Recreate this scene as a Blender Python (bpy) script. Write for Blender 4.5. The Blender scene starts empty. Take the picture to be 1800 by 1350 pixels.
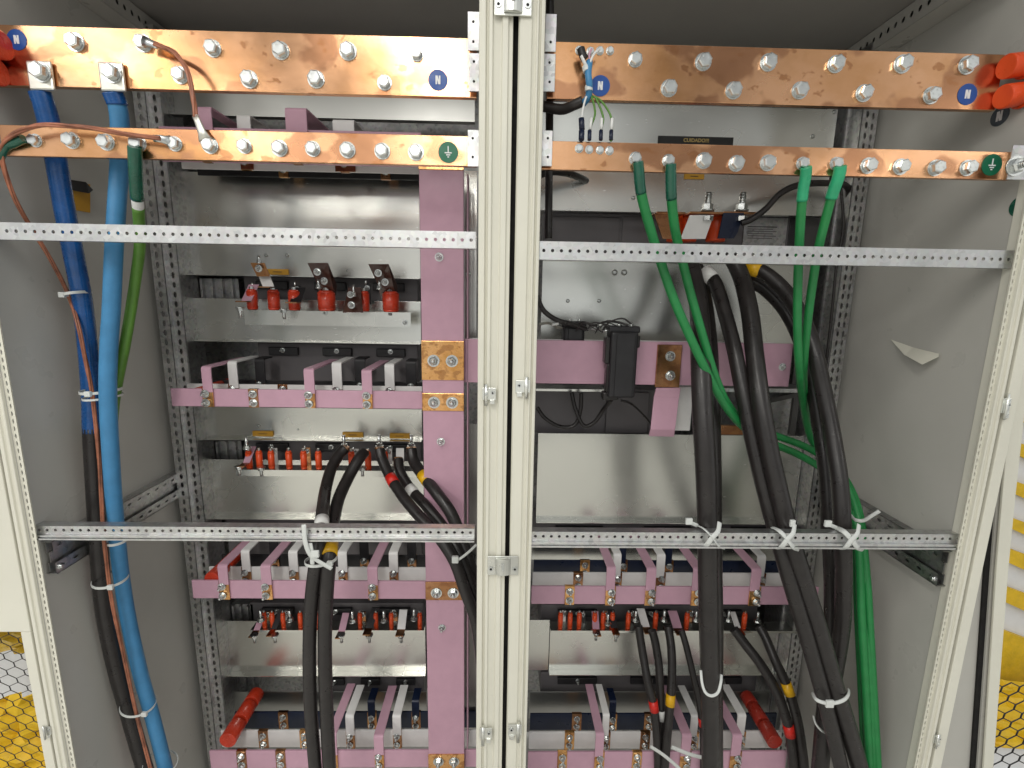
import bpy, math, random
from mathutils import Vector, Matrix
random.seed(7)
S = bpy.context.scene
COL = S.collection
PI = math.pi

# ------------------------------------------------------------------ camera
F_PX = 849.0                                   # focal length for the 1800 px wide photograph
Rm = [[0.99966529, -0.01688459, -0.01960172],
      [0.01309521, 0.98367446, -0.17948002],
      [0.02231216, 0.17916326, 0.98356631]]
CAM = Vector((0.0, -0.9, 1.6))
AX = Vector((Rm[0][0], Rm[0][2], -Rm[0][1]))
AY = Vector((Rm[1][0], Rm[1][2], -Rm[1][1]))   # image down
AZ = Vector((Rm[2][0], Rm[2][2], -Rm[2][1]))   # forward
cd = bpy.data.cameras.new('camera'); cam = bpy.data.objects.new('camera', cd); COL.objects.link(cam)
cd.sensor_width = 36; cd.lens = 36 * F_PX / 1800; cd.clip_start = 0.02; cd.clip_end = 200
m = Matrix.Identity(4)
for i in range(3):
    m[i][0] = AX[i]; m[i][1] = -AY[i]; m[i][2] = -AZ[i]; m[i][3] = CAM[i]
cam.matrix_world = m
S.camera = cam

# ------------------------------------------------------------------ light
W = bpy.data.worlds.new("World"); S.world = W; W.use_nodes = True
bg = W.node_tree.nodes['Background']; bg.inputs[1].default_value = 0.50
_t = W.node_tree
_tc = _t.nodes.new('ShaderNodeTexCoord'); _mp = _t.nodes.new('ShaderNodeMapping'); _mp.inputs['Scale'].default_value = (1, 1, 0.22)
_n = _t.nodes.new('ShaderNodeTexNoise'); _n.inputs['Scale'].default_value = 4.2; _n.inputs['Detail'].default_value = 2.5
_r = _t.nodes.new('ShaderNodeValToRGB'); _e = _r.color_ramp.elements
_e[0].position = 0.42; _e[0].color = (0.30, 0.29, 0.27, 1); _e[1].position = 0.60; _e[1].color = (1.9, 1.95, 1.95, 1)
_t.links.new(_tc.outputs['Generated'], _mp.inputs[0]); _t.links.new(_mp.outputs[0], _n.inputs['Vector']); _t.links.new(_n.outputs[0], _r.inputs[0]); _t.links.new(_r.outputs[0], bg.inputs[0])
def lamp(name, loc, sx, sy, power, col=(1, 0.97, 0.91)):
    l = bpy.data.lights.new(name, 'AREA'); l.shape = 'RECTANGLE'; l.size = sx; l.size_y = sy; l.energy = power; l.color = col
    o = bpy.data.objects.new(name, l); COL.objects.link(o); o.location = loc; return o
LP = 32
for yy in (-1.9, -4.2, -6.5):
    lamp('ceiling_lamp', (-0.5, yy, 3.15), 0.30, 1.7, LP)
    lamp('ceiling_lamp', (-2.5, yy, 3.15), 0.30, 1.7, LP)
    lamp('ceiling_lamp', (5.2, yy, 3.4), 0.14, 1.7, LP * 0.8)  # right row added for even light, set clear of copper reflections
S.view_settings.view_transform = 'Standard'
S.view_settings.look = 'None'
S.view_settings.exposure = 0.0
S.view_settings.gamma = 1.0

def ray(px, py):
    return AX * (px - 900) + AY * (py - 675) + AZ * F_PX
def P(px, py, Y):
    d = ray(px, py); return CAM + d * ((Y - CAM.y) / d.y)
def PX(px, py, X):
    d = ray(px, py); return CAM + d * ((X - CAM.x) / d.x)
def wr(px, py, Y, wpx):
    return (P(px + wpx / 2, py, Y) - P(px - wpx / 2, py, Y)).length / 2

# ------------------------------------------------------------------ materials
def principled(name, col, rough=0.5, metal=0.0, spec=0.5, coat=0.0):
    mt = bpy.data.materials.new(name); mt.use_nodes = True
    b = mt.node_tree.nodes['Principled BSDF']
    b.inputs['Base Color'].default_value = (*col, 1); b.inputs['Roughness'].default_value = rough
    b.inputs['Metallic'].default_value = metal; b.inputs['Specular IOR Level'].default_value = spec
    b.inputs['Coat Weight'].default_value = coat
    return mt, mt.node_tree, b
def nd(t, kind, **kw):
    n = t.nodes.new(kind)
    for k, v in kw.items():
        setattr(n, k, v)
    return n
def texco(t, scale=(1, 1, 1)):
    c = nd(t, 'ShaderNodeTexCoord'); mp = nd(t, 'ShaderNodeMapping'); mp.inputs['Scale'].default_value = scale
    t.links.new(c.outputs['Object'], mp.inputs[0]); return mp.outputs[0]
def noise(t, v, scale, detail=4, rough=0.55):
    n = nd(t, 'ShaderNodeTexNoise'); n.inputs['Scale'].default_value = scale; n.inputs['Detail'].default_value = detail
    n.inputs['Roughness'].default_value = rough
    t.links.new(v, n.inputs['Vector']); return n.outputs[0]
def ramp(t, f, stops):
    r = nd(t, 'ShaderNodeValToRGB'); e = r.color_ramp.elements
    while len(e) < len(stops): e.new(0.5)
    for i, (p, c) in enumerate(stops):
        e[i].position = p; e[i].color = (c, c, c, 1) if isinstance(c, float) else (*c, 1)
    t.links.new(f, r.inputs[0]); return r.outputs[0]
def mixc(t, f, a, b, mode='MIX'):
    n = nd(t, 'ShaderNodeMix', data_type='RGBA', blend_type=mode)
    if isinstance(f, float): n.inputs[0].default_value = f
    else: t.links.new(f, n.inputs[0])
    for s, x in ((6, a), (7, b)):
        if isinstance(x, tuple): n.inputs[s].default_value = (*x, 1)
        else: t.links.new(x, n.inputs[s])
    return n.outputs[2]
def bump(t, b, h, strength=0.1, dist=0.001):
    n = nd(t, 'ShaderNodeBump'); n.inputs['Strength'].default_value = strength; n.inputs['Distance'].default_value = dist
    t.links.new(h, n.inputs['Height']); t.links.new(n.outputs[0], b.inputs['Normal'])

def paint(name, col, rough=0.4, var=0.06, orange=0.15, spec=0.4):
    mt, t, b = principled(name, col, rough, spec=spec)
    v = texco(t)
    n = noise(t, v, 3.5, 5); c = ramp(t, n, [(0.3, tuple(x * (1 - var) for x in col)), (0.7, tuple(min(1, x * (1 + var)) for x in col))])
    sp = ramp(t, noise(t, v, 55, 6, 0.7), [(0.63, 0.0), (0.75, 0.25)])
    c = mixc(t, sp, c, tuple(x * 0.72 for x in col)); t.links.new(c, b.inputs['Base Color'])
    r = ramp(t, noise(t, v, 9, 4), [(0.3, rough - 0.06), (0.7, rough + 0.1)]); t.links.new(r, b.inputs['Roughness'])
    bump(t, b, noise(t, v, 700, 2), orange, 0.0006)
    return mt
def zinc(name, col, rough=0.3, stretch=(1, 1, 1), var=0.2, metal=1.0, spangle=0.0, smooth_=False):
    mt, t, b = principled(name, col, rough, metal)
    v = texco(t, stretch)
    n = noise(t, v, 2.5 if smooth_ else 6, 2 if smooth_ else 6, 0.5)
    c = ramp(t, n, [(0.3, tuple(x * (1 - var) for x in col)), (0.7, tuple(min(1, x * (1 + var * 0.5)) for x in col))])
    if spangle:
        vo = nd(t, 'ShaderNodeTexVoronoi'); vo.inputs['Scale'].default_value = 130
        v2 = texco(t); t.links.new(v2, vo.inputs['Vector'])
        c = mixc(t, spangle, c, vo.outputs['Color'], 'SOFT_LIGHT')
        hs = nd(t, 'ShaderNodeHueSaturation'); hs.inputs['Saturation'].default_value = 0.15; t.links.new(c, hs.inputs['Color']); c = hs.outputs[0]
    t.links.new(c, b.inputs['Base Color'])
    if smooth_:
        n2 = noise(t, v, 5, 3, 0.5); sc = ramp(t, noise(t, texco(t, (14, 14, 90)), 3.0, 3, 0.6), [(0.70, 0.0), (0.78, 0.12)])
        r = ramp(t, n2, [(0.3, rough - 0.03), (0.72, rough + 0.07)]); a = nd(t, 'ShaderNodeMath', operation='ADD'); t.links.new(r, a.inputs[0]); t.links.new(sc, a.inputs[1]); t.links.new(a.outputs[0], b.inputs['Roughness'])
        bump(t, b, noise(t, texco(t, (1, 1, 0.4)), 3.5, 1), 0.12, 0.01)
        return mt
    n2 = noise(t, v, 23, 6, 0.7)
    r = ramp(t, n2, [(0.3, rough - 0.08), (0.72, rough + 0.14)]); t.links.new(r, b.inputs['Roughness'])
    bump(t, b, noise(t, v, 14, 3), 0.06, 0.004)
    return mt
def copper(name, base=(0.84, 0.475, 0.27), rough=0.21, tarn=0.5, k=1.25):
    mt, t, b = principled(name, base, rough, 1.0)
    v = texco(t, (1, 1, 1.3))
    w = noise(t, v, 9, 4)
    a = ramp(t, noise(t, v, 8.5 * k, 3, 0.45), [(0.53, 0.0), (0.58, 0.85)])
    a2 = ramp(t, noise(t, v, 25 * k, 3, 0.5), [(0.62, 0.0), (0.665, 0.8)])
    a3 = ramp(t, noise(t, v, 3.2 * k, 6, 0.65), [(0.42, 0.0), (0.66, 1.0)])
    c = mixc(t, a3, base, (base[0] * 0.80, base[1] * 0.72, base[2] * 0.55))
    c = mixc(t, a, c, (base[0] * tarn * 1.15, base[1] * tarn * 1.0, base[2] * tarn * 0.95))
    c = mixc(t, a2, c, (base[0] * 0.58, base[1] * 0.47, base[2] * 0.38))
    t.links.new(c, b.inputs['Base Color'])
    r = ramp(t, noise(t, v, 6, 5), [(0.3, rough - 0.04), (0.7, rough + 0.09)]); t.links.new(r, b.inputs['Roughness'])
    bump(t, b, noise(t, v, 16, 4), 0.07, 0.003)
    return mt
def rubber(name, col, rough=0.45, mark=0.25, coat=0.0, wob=0.12):
    mt, t, b = principled(name, col, rough, spec=0.45, coat=coat)
    v = texco(t)
    n = noise(t, v, 28, 5, 0.6)
    c = ramp(t, n, [(0.3, tuple(x * (1 - mark) for x in col)), (0.75, tuple(min(1, x * (1 + mark)) for x in col))]); t.links.new(c, b.inputs['Base Color'])
    r = ramp(t, noise(t, v, 50, 4), [(0.3, rough - 0.1), (0.75, rough + 0.15)]); t.links.new(r, b.inputs['Roughness'])
    bump(t, b, noise(t, v, 40, 4), wob, 0.004)
    return mt
M = dict(
    cream=paint('cream_powder_coat', (0.68, 0.665, 0.575), 0.38, orange=0.35),
    wall=paint('shaded_panel_paint', (0.47, 0.46, 0.425), 0.32, var=0.05),  # cream darkened to grey, side panel shade put into the colour
    roof=paint('roof_paint', (0.30, 0.29, 0.27), 0.55, var=0.05),
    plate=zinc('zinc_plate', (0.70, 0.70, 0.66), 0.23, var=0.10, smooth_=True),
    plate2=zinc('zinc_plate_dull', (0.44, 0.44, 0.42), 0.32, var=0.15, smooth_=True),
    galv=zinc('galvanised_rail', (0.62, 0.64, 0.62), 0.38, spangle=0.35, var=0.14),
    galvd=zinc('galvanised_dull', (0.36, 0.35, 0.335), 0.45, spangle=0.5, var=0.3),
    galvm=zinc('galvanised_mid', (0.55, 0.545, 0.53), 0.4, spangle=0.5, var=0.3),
    steel=zinc('bolt_zinc', (0.66, 0.68, 0.67), 0.24, var=0.25),
    steelw=zinc('zinc_cast', (0.78, 0.79, 0.75), 0.28, var=0.3),
    copper=copper('busbar_copper'), copper2=copper('joint_copper', (0.84, 0.47, 0.20), 0.24, 0.5, k=4.5),
    brown=copper('tarnished_copper', (0.44, 0.23, 0.12), 0.26, 0.6, k=4),
    strand=rubber('bare_copper_strand', (0.33, 0.12, 0.065), 0.35, 0.5),
    pink=rubber('pink_sleeve', (0.55, 0.325, 0.415), 0.38, 0.05, wob=0.03),
    white=rubber('white_sleeve', (0.76, 0.75, 0.74), 0.38, 0.05, wob=0.03),
    black=rubber('black_sleeve', (0.017, 0.016, 0.018), 0.4, 0.3, wob=0.03),
    navy=rubber('navy_sleeve', (0.006, 0.012, 0.035), 0.35, 0.2, wob=0.03),
    cable=rubber('black_cable', (0.021, 0.018, 0.0175), 0.34, 0.25, wob=0.07),
    blue=rubber('blue_tape', (0.006, 0.075, 0.26), 0.25, 0.25, coat=0.3, wob=0.3),
    sky=rubber('light_blue_cable', (0.05, 0.215, 0.42), 0.42, 0.12),
    grn=rubber('green_cable', (0.016, 0.21, 0.055), 0.4, 0.15),
    grn2=rubber('dull_green_cable', (0.09, 0.22, 0.03), 0.42, 0.15),
    dgrn=rubber('dark_green_tape', (0.004, 0.085, 0.05), 0.22, 0.3, coat=0.4, wob=0.5),
    mint=rubber('mint_green_tape', (0.03, 0.38, 0.18), 0.35, 0.15, wob=0.35),
    orange=rubber('orange_insulator', (0.72, 0.075, 0.015), 0.33, 0.08, wob=0.02),
    red=rubber('red_insulator', (0.56, 0.045, 0.017), 0.28, 0.15, coat=0.3, wob=0.03),
    tie=rubber('nylon_tie', (0.62, 0.64, 0.62), 0.35, 0.05),
    lug=zinc('tinned_lug', (0.72, 0.71, 0.64), 0.42, var=0.1),
    dark=paint('dark_interior', (0.075, 0.072, 0.07), 0.45, var=0.2),
    grayd=paint('grey_equipment', (0.115, 0.107, 0.112), 0.38, var=0.15),
    gasket=rubber('gasket', (0.006, 0.005, 0.005), 0.8, 0.2),
    nblue=rubber('sticker_blue', (0.012, 0.07, 0.30), 0.35, 0.05, wob=0),
    ngrn=rubber('sticker_green', (0.006, 0.13, 0.065), 0.35, 0.05, wob=0),
    sgrey=rubber('sticker_slate', (0.035, 0.045, 0.06), 0.4, 0.05, wob=0),
    ink=rubber('print_white', (0.75, 0.75, 0.75), 0.5, 0.02, wob=0),
    inkb=rubber('print_black', (0.012, 0.012, 0.012), 0.5, 0.02, wob=0),
    inky=rubber('print_yellow', (0.45, 0.33, 0.12), 0.5, 0.02, wob=0),
    ylab=rubber('yellow_label', (0.50, 0.26, 0.02), 0.45, 0.1, wob=0),
    bandy=rubber('yellow_band', (0.75, 0.42, 0.01), 0.35, 0.06), bandr=rubber('red_band', (0.62, 0.02, 0.012), 0.35, 0.06),
    bandw=rubber('white_band', (0.72, 0.72, 0.70), 0.4, 0.04),
    yel=rubber('yellow_sheet', (0.72, 0.46, 0.01), 0.5, 0.15, wob=0.5),
    gold=rubber('gold_foil', (0.55, 0.36, 0.03), 0.25, 0.3, coat=0.5, wob=1.0),
    offw=rubber('white_board', (0.75, 0.76, 0.78), 0.45, 0.04),
    cover=rubber('smoked_cover', (0.055, 0.022, 0.016), 0.16, 0.2, coat=0.5, wob=0.05),
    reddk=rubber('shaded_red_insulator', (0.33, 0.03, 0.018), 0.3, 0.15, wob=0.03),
    conc=paint('bounce_floor_coating', (0.60, 0.59, 0.55), 0.45, var=0.15),  # floor colour raised to bounce light up into the plates
)

# ------------------------------------------------------------------ mesh helpers
class MB:
    def __init__(s): s.v = []; s.f = []; s.sm = []
    def add(s, vs, fs, smooth=False):
        o = len(s.v); s.v += [Vector(x) for x in vs]
        for f in fs: s.f.append([i + o for i in f]); s.sm.append(smooth)
        return s
    def box(s, a, b):
        x0, x1 = sorted((a[0], b[0])); y0, y1 = sorted((a[1], b[1])); z0, z1 = sorted((a[2], b[2]))
        return s.add([(x0, y0, z0), (x1, y0, z0), (x1, y1, z0), (x0, y1, z0), (x0, y0, z1), (x1, y0, z1), (x1, y1, z1), (x0, y1, z1)],
              [(0, 3, 2, 1), (4, 5, 6, 7), (0, 1, 5, 4), (1, 2, 6, 5), (2, 3, 7, 6), (3, 0, 4, 7)])
    def prism(s, pts, off):
        n = len(pts); off = Vector(off); vs = [Vector(p) for p in pts] + [Vector(p) + off for p in pts]
        return s.add(vs, [tuple(range(n)), tuple(range(2 * n - 1, n - 1, -1))] + [(i, i + n, (i + 1) % n + n, (i + 1) % n) for i in range(n)])
    def cyl(s, a, b, r, r2=None, n=20, smooth=True, rot=0.0):
        a = Vector(a); b = Vector(b); r2 = r if r2 is None else r2
        d = (b - a).normalized(); u = d.cross(Vector((0, 0, 1)) if abs(d.z) < 0.9 else Vector((1, 0, 0))).normalized(); w = d.cross(u)
        vs = []
        for c, q in ((a, r), (b, r2)):
            for i in range(n):
                t = 2 * PI * i / n + rot; vs.append(c + (u * math.cos(t) + w * math.sin(t)) * q)
        s.add(vs, [(i, (i + 1) % n, (i + 1) % n + n, i + n) for i in range(n)], smooth)
        o = len(s.v) - 2 * n
        s.f.append([o + i for i in range(n - 1, -1, -1)]); s.sm.append(False)
        s.f.append([o + n + i for i in range(n)]); s.sm.append(False)
        return s
    def tube(s, pts, r, n=12, flat=None, cap=True):
        pts = [Vector(p) for p in pts]; N = len(pts); vs = []
        rs = r if isinstance(r, (list, tuple)) else [r] * N
        u = None
        for i, p in enumerate(pts):
            d = (pts[min(i + 1, N - 1)] - pts[max(i - 1, 0)]).normalized()
            if u is None: u = d.cross(Vector((0, 1, 0))); u = u.normalized() if u.length > 1e-3 else d.orthogonal().normalized()
            u = (u - d * u.dot(d)).normalized(); w = d.cross(u)
            for k in range(n):
                t = 2 * PI * k / n; vs.append(p + u * math.cos(t) * rs[i] + w * math.sin(t) * rs[i] * (flat or 1))
        fs = [(i * n + k, (i + 1) * n + k, (i + 1) * n + (k + 1) % n, i * n + (k + 1) % n) for i in range(N - 1) for k in range(n)]
        s.add(vs, fs, True)
        o = len(s.v) - N * n
        if cap:
            s.f.append([o + k for k in range(n)]); s.sm.append(False)
            s.f.append([o + (N - 1) * n + k for k in range(n - 1, -1, -1)]); s.sm.append(False)
        return s
    def holed(s, o, u, v, n, cell, H, hw, hh, th, seg=12, square=False):
        """strip of n cells along u, H tall along v, with one hole per cell, th deep along u x v"""
        o = Vector(o); u = Vector(u); v = Vector(v); w = u.cross(v).normalized() * th
        for c in range(n):
            ctr = o + u * (cell * (c + 0.5)) + v * (H / 2)
            inn = []; out = []
            for k in range(seg):
                t = 2 * PI * (k + 0.5) / seg; ct, st = math.cos(t), math.sin(t)
                q = 1 / max(abs(ct), abs(st))
                out.append(ctr + u * ct * q * cell / 2 + v * st * q * H / 2)
                inn.append(ctr + (u * ct * q * hw + v * st * q * hh if square else u * ct * hw + v * st * hh))
            cor = []
            base = len(s.v); s.v += inn + out + [p + w for p in inn] + [p + w for p in out]
            for k in range(seg):
                k2 = (k + 1) % seg
                a = [base + k, base + seg + k, base + seg + k2, base + k2]
                s.f.append(a); s.sm.append(False)
                s.f.append([x + 2 * seg for x in a][::-1]); s.sm.append(False)
                s.f.append([base + k, base + k2, base + k2 + 2 * seg, base + k + 2 * seg]); s.sm.append(False)
            # corner triangles
            for (cx, cy) in ((1, 1), (-1, 1), (-1, -1), (1, -1)):
                p = ctr + u * cx * cell / 2 + v * cy * H / 2
                a = min(range(seg), key=lambda k: (out[k] - p).length); 
                b_ = sorted(range(seg), key=lambda k: (out[k] - p).length)[1]
                if abs(a - b_) in (1, seg - 1):
                    s.v += [p, p + w]; q = len(s.v)
                    s.f.append([base + seg + a, q - 2, base + seg + b_]); s.sm.append(False)
                    s.f.append([base + 3 * seg + a, q - 1, base + 3 * seg + b_]); s.sm.append(False)
        return s
    def build(s, name, mat, parent=None, bevel=0.0, seg=2, loc=None):
        me = bpy.data.meshes.new(name)
        loc = Vector(loc) if loc is not None else Vector((0, 0, 0))
        me.from_pydata([tuple(x - loc) for x in s.v], [], s.f); me.polygons.foreach_set('use_smooth', s.sm); me.update()
        me.materials.append(M[mat]); o = bpy.data.objects.new(name, me); COL.objects.link(o)
        if parent:
            o.parent = parent; o.location = loc - wloc(parent)
        else: o.location = loc
        if bevel:
            b = o.modifiers.new('bevel', 'BEVEL'); b.width = bevel; b.segments = seg; b.limit_method = 'ANGLE'; b.angle_limit = math.radians(40)
        return o
def wloc(o):
    l = Vector(o.location)
    while o.parent: o = o.parent; l = l + Vector(o.location)
    return l
def tag(o, label=None, cat=None, group=None, kind=None):
    if label: o['label'] = label
    if cat: o['category'] = cat
    if group: o['group'] = group
    if kind: o['kind'] = kind
    return o
def thing(name, label, cat, loc=(0, 0, 0), group=None):
    o = bpy.data.objects.new(name, None); COL.objects.link(o); o.location = loc; o.empty_display_size = 0.02
    return tag(o, label, cat, group)
def smooth(pts, k=8):
    pts = [Vector(p) for p in pts]; out = []
    for i in range(len(pts) - 1):
        a = pts[max(i - 1, 0)]; b = pts[i]; c = pts[i + 1]; d = pts[min(i + 2, len(pts) - 1)]
        for j in range(k):
            t = j / k; out.append(0.5 * ((2 * b) + (c - a) * t + (2 * a - 5 * b + 4 * c - d) * t * t + (3 * b - a - 3 * c + d) * t ** 3))
    out.append(pts[-1]); return out
def path(lst, k=8): return smooth([P(*q) for q in lst], k)
def zat(px, py, Y): return P(px, py, Y).z
def xat(px, py, Y): return P(px, py, Y).x

# shared small hardware meshes, axis -Y, origin on the mounting surface
def mesh_of(mb, name, mat, bev=0.0):
    o = mb.build(name, mat)
    me = o.data; bpy.data.objects.remove(o); return me
def hexbolt_mesh(r, head, mat='steel', stamp=True):
    b = MB(); b.cyl((0, 0.0005, 0), (0, -0.0022, 0), r * 1.22, n=24); b.cyl((0, -0.002, 0), (0, -0.0045, 0), r * 1.0, n=20)
    rot = random.random()
    b.cyl((0, -0.0044, 0), (0, -0.0044 - head * 0.85, 0), r, n=6, smooth=False, rot=rot)
    b.cyl((0, -0.0044 - head * 0.85, 0), (0, -0.0044 - head, 0), r * 0.98, r * 0.82, n=6, smooth=False, rot=rot)
    if stamp:
        y = -0.0044 - head
        for a in (0.3, 2.3, 4.2):
            c = Vector((math.cos(a) * r * 0.45, 0, math.sin(a) * r * 0.45)); b.box((c.x - r * .13, y + .0002, c.z - r * .05), (c.x + r * .13, y - .0006, c.z + r * .05))
    return mesh_of(b, 'bolt', mat)
def nut_mesh(r, mat='steel'):
    b = MB(); b.cyl((0, 0.0005, 0), (0, -0.002, 0), r * 1.35, n=24)
    q = random.random(); b.cyl((0, -0.0018, 0), (0, -0.008, 0), r, n=6, smooth=False, rot=q); b.cyl((0, -0.008, 0), (0, -0.0105, 0), r, r * .74, n=6, smooth=False, rot=q)
    b.cyl((0, -0.010, 0), (0, -0.016, 0), r * 0.5, n=14); b.cyl((0, -0.016, 0), (0, -0.018, 0), r * 0.5, r * 0.25, n=14); return mesh_of(b, 'nut', mat)
BIG = [hexbolt_mesh(0.0126, 0.0095) for _ in range(4)]
MED = [hexbolt_mesh(0.0115, 0.0092) for _ in range(4)]
SMALL = [nut_mesh(0.0075) for _ in range(2)]
TINY = [nut_mesh(0.0052)]
NUT = [nut_mesh(0.0115) for _ in range(2)]
def dome_mesh():
    b = MB(); b.cyl((0, 0.0005, 0), (0, -0.002, 0), 0.0045, 0.0042, n=12); b.cyl((0, -0.002, 0), (0, -0.0035, 0), 0.0042, 0.002, n=12); return mesh_of(b, 'rivet', 'steel')
DOME = dome_mesh()
def put(me, name, loc, parent, s=1.0, rx=0.0, rz=0.0):
    o = bpy.data.objects.new(name, me); COL.objects.link(o); o.parent = parent; o.location = Vector(loc) - wloc(parent); o.scale = (s, s, s)
    o.rotation_euler = (rx, random.uniform(0, 1), rz); return o

def boxpx(x0, x1, yt, yb, Y, th, xr=None):
    """axis-aligned box whose front face (at depth Y) shows between these picture lines at picture column xr"""
    xr = (x0 + x1) / 2 if xr is None else xr; ym = (yt + yb) / 2
    a = P(x0, ym, Y).x; b = P(x1, ym, Y).x; zt = P(xr, yt, Y).z; zb = P(xr, yb, Y).z
    return (a, Y, zb), (b, Y + th, zt)

# ================================================================== THE SETTING
XL = PX(58, 935, 0).x if False else P(50, 935, 0.0).x
XR = P(1700, 935, 0.0).x
def zwall(px, py, X): return PX(px, py, X).z
fl = MB().box((-6, -9, -0.05), (6, 3.5, 0.0)).build('floor', 'conc'); tag(fl, kind='structure')

# side panels, roof, back sheet
YB = 0.62
ratio = lambda px, py: (ray(px, py).x / ray(px, py).z)
zb_beam = CAM.z + XR / ratio(1581, 84)
X1 = (zb_beam - CAM.z) * ratio(1541, 83)
zt_beam = CAM.z + X1 / ratio(1496, 81)
ZR = zt_beam
def sheet(name, a, b, mat, label, cat, bev=0.0): 
    o = MB().box(a, b).build(name, mat, bevel=bev); return tag(o, label, cat)
sheet('cabinet_cladding', (XL - 0.004, 0.0, 0.02), (XL, YB, ZR + 0.06), 'wall', 'plain cream inner side panel, shade painted in grey, behind the blue cables', 'panel')
sheet('cabinet_cladding', (XR, 0.0, 0.02), (XR + 0.004, YB, ZR + 0.06), 'wall', 'plain cream inner side panel, shade painted in grey, with a peeled flap beside the green cables', 'panel')
sheet('roof_panel', (XL, 0.0, ZR), (XR, YB, ZR + 0.004), 'roof', 'dark grey cabinet roof above the wide copper bars', 'panel')
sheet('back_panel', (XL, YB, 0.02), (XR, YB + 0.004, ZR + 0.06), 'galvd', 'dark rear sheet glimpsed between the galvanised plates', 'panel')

# ---- frame posts
def post_profile(x0, x1, z0, z1, steps, name, label):
    """vertical powder-coated frame post: closed extrusion of a stepped profile; steps = (fraction of width, y)"""
    w = x1 - x0; pts = [(x0, 0.06, z0)] + [(x0 + w * f, y, z0) for f, y in steps] + [(x1, 0.06, z0)]
    o = MB().prism(pts[::-1], (0, 0, z1 - z0)).build(name, 'cream', bevel=0.0012, seg=2)
    return tag(o, label, 'frame post')
zc0, zc1 = 0.05, ZR + 0.12
xa, xb = xat(836.5, 1300, 0), xat(884.5, 1300, 0); xc, xd = xat(892, 1300, 0), xat(924, 1300, 0)
xa2, xb2, xc2, xd2 = xat(842, 300, 0), xat(896, 300, 0), xat(905, 300, 0), xat(953, 300, 0)
xa, xb, xc, xd = (xa + xa2) / 2, (xb + xb2) / 2, (xc + xc2) / 2, (xd + xd2) / 2
post_profile(xa, xb, zc0, zc1, [(0, -.002), (.09, -.004), (.20, -.004), (.22, 0.002), (.28, .002), (.30, -.004), (.40, -.005), (.43, 0.0), (.66, .001), (.70, -.004), (.86, -.004), (.88, 0.001), (1, .001)], 'frame_post', 'cream ridged door post to the left of the dark centre gap')
post_profile(xc, xd, zc0, zc1, [(0, .001), (.06, -.004), (.5, -.004), (.53, -.001), (.66, 0.0), (.69, -.005), (.76, -.005), (.78, .001), (.84, .001), (.87, -.004), (1, -.003)], 'frame_post', 'cream ridged door post to the right of the dark centre gap')
o = MB().box((xb, 0.022, zc0), (xc, 0.05, zc1)).build('gap_gasket', 'gasket'); tag(o, 'black rubber gasket in the gap between the two centre posts', 'gasket')
# inner flanges of the centre posts reaching back (dark side seen on the right)
for (x, s, lb) in ((xa - 0.0, 1, 'grey perforated inner post behind the left centre post'), (xd, -1, 'dark inner post behind the right centre post')):
    t = MB(); t.box((x + s * 0.004, 0.062, zc0), (x + s * 0.034, 0.12, zc1)); tag(t.build('inner_post', 'galvd'), lb, 'post')

# left frame post (cream face + perforated inner flange)
def frame_side(sgn, px_outer, px_in, px_flange, lab, lab2):
    xo, xi, xf = (xat(p, 1257, 0.0) for p in (px_outer, px_in, px_flange))
    root = thing('frame_post', lab, 'frame post', (xi, 0, 0))
    pr = [(xo, 0.03), (xo, -0.002), (xo + (xi - xo) * .12, -0.006), (xo + (xi - xo) * .42, -0.006), (xo + (xi - xo) * .47, -0.002), (xo + (xi - xo) * .8, -0.002), (xo + (xi - xo) * .86, -0.006), (xi, -0.005), (xi, 0.03)]
    q = [(x, y, zc0) for x, y in pr]
    if sgn < 0: q = q[::-1]
    MB().prism(q, (0, 0, zc1 - zc0)).build('post_face', 'cream', root, bevel=0.001)
    n = int((zc1 - zc0) / 0.0145)
    a, b = min(xi, xf), max(xi, xf)
    MB().holed((b, 0.004, zc0), (0, 0, 1), (-1, 0, 0), n, (zc1 - zc0) / n, b - a, 0.0048, (b - a) * 0.13, 0.002, square=True, seg=8).build('slotted_flange', 'galvm' if False else 'cream', root)
    return xo, xi, xf
LO, LI, LF = frame_side(-1, 88, 106, 116, 'cream cabinet post with slotted flange beside the mesh door', '')
RO, RI, RF = frame_side(1, 1647.5, 1634, 1627, 'cream cabinet post with slotted flange beside the hinged edge on the right', '')

# door edge strip right of the right post, with dark gap
e0 = xat(1657.5, 1350, 0) ; 
def px_strip(name, mat, pts, Y, th, label=None, cat=None, parent=None, bevel=0.0):
    o = MB().prism([P(x, y, Y) for x, y in pts], (0, th, 0)).build(name, mat, parent, bevel=bevel)
    return tag(o, label, cat)
xg0, xg1, xg2 = xat(1719, 930, -0.002), xat(1718.5, 930, 0), xat(1737, 930, 0)
tag(MB().box((RO + 0.0, 0.006, zc0), (xg1, 0.03, zc1)).build('gap_gasket', 'gasket'), 'black gasket line beside the right cabinet post', 'gasket')
tag(MB().box((xg1, -0.006, zc0), (xg2, 0.03, zc1)).build('door_edge', 'cream', bevel=0.0015), 'narrow cream folded edge of the open door by the yellow striped barrier', 'door')
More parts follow.
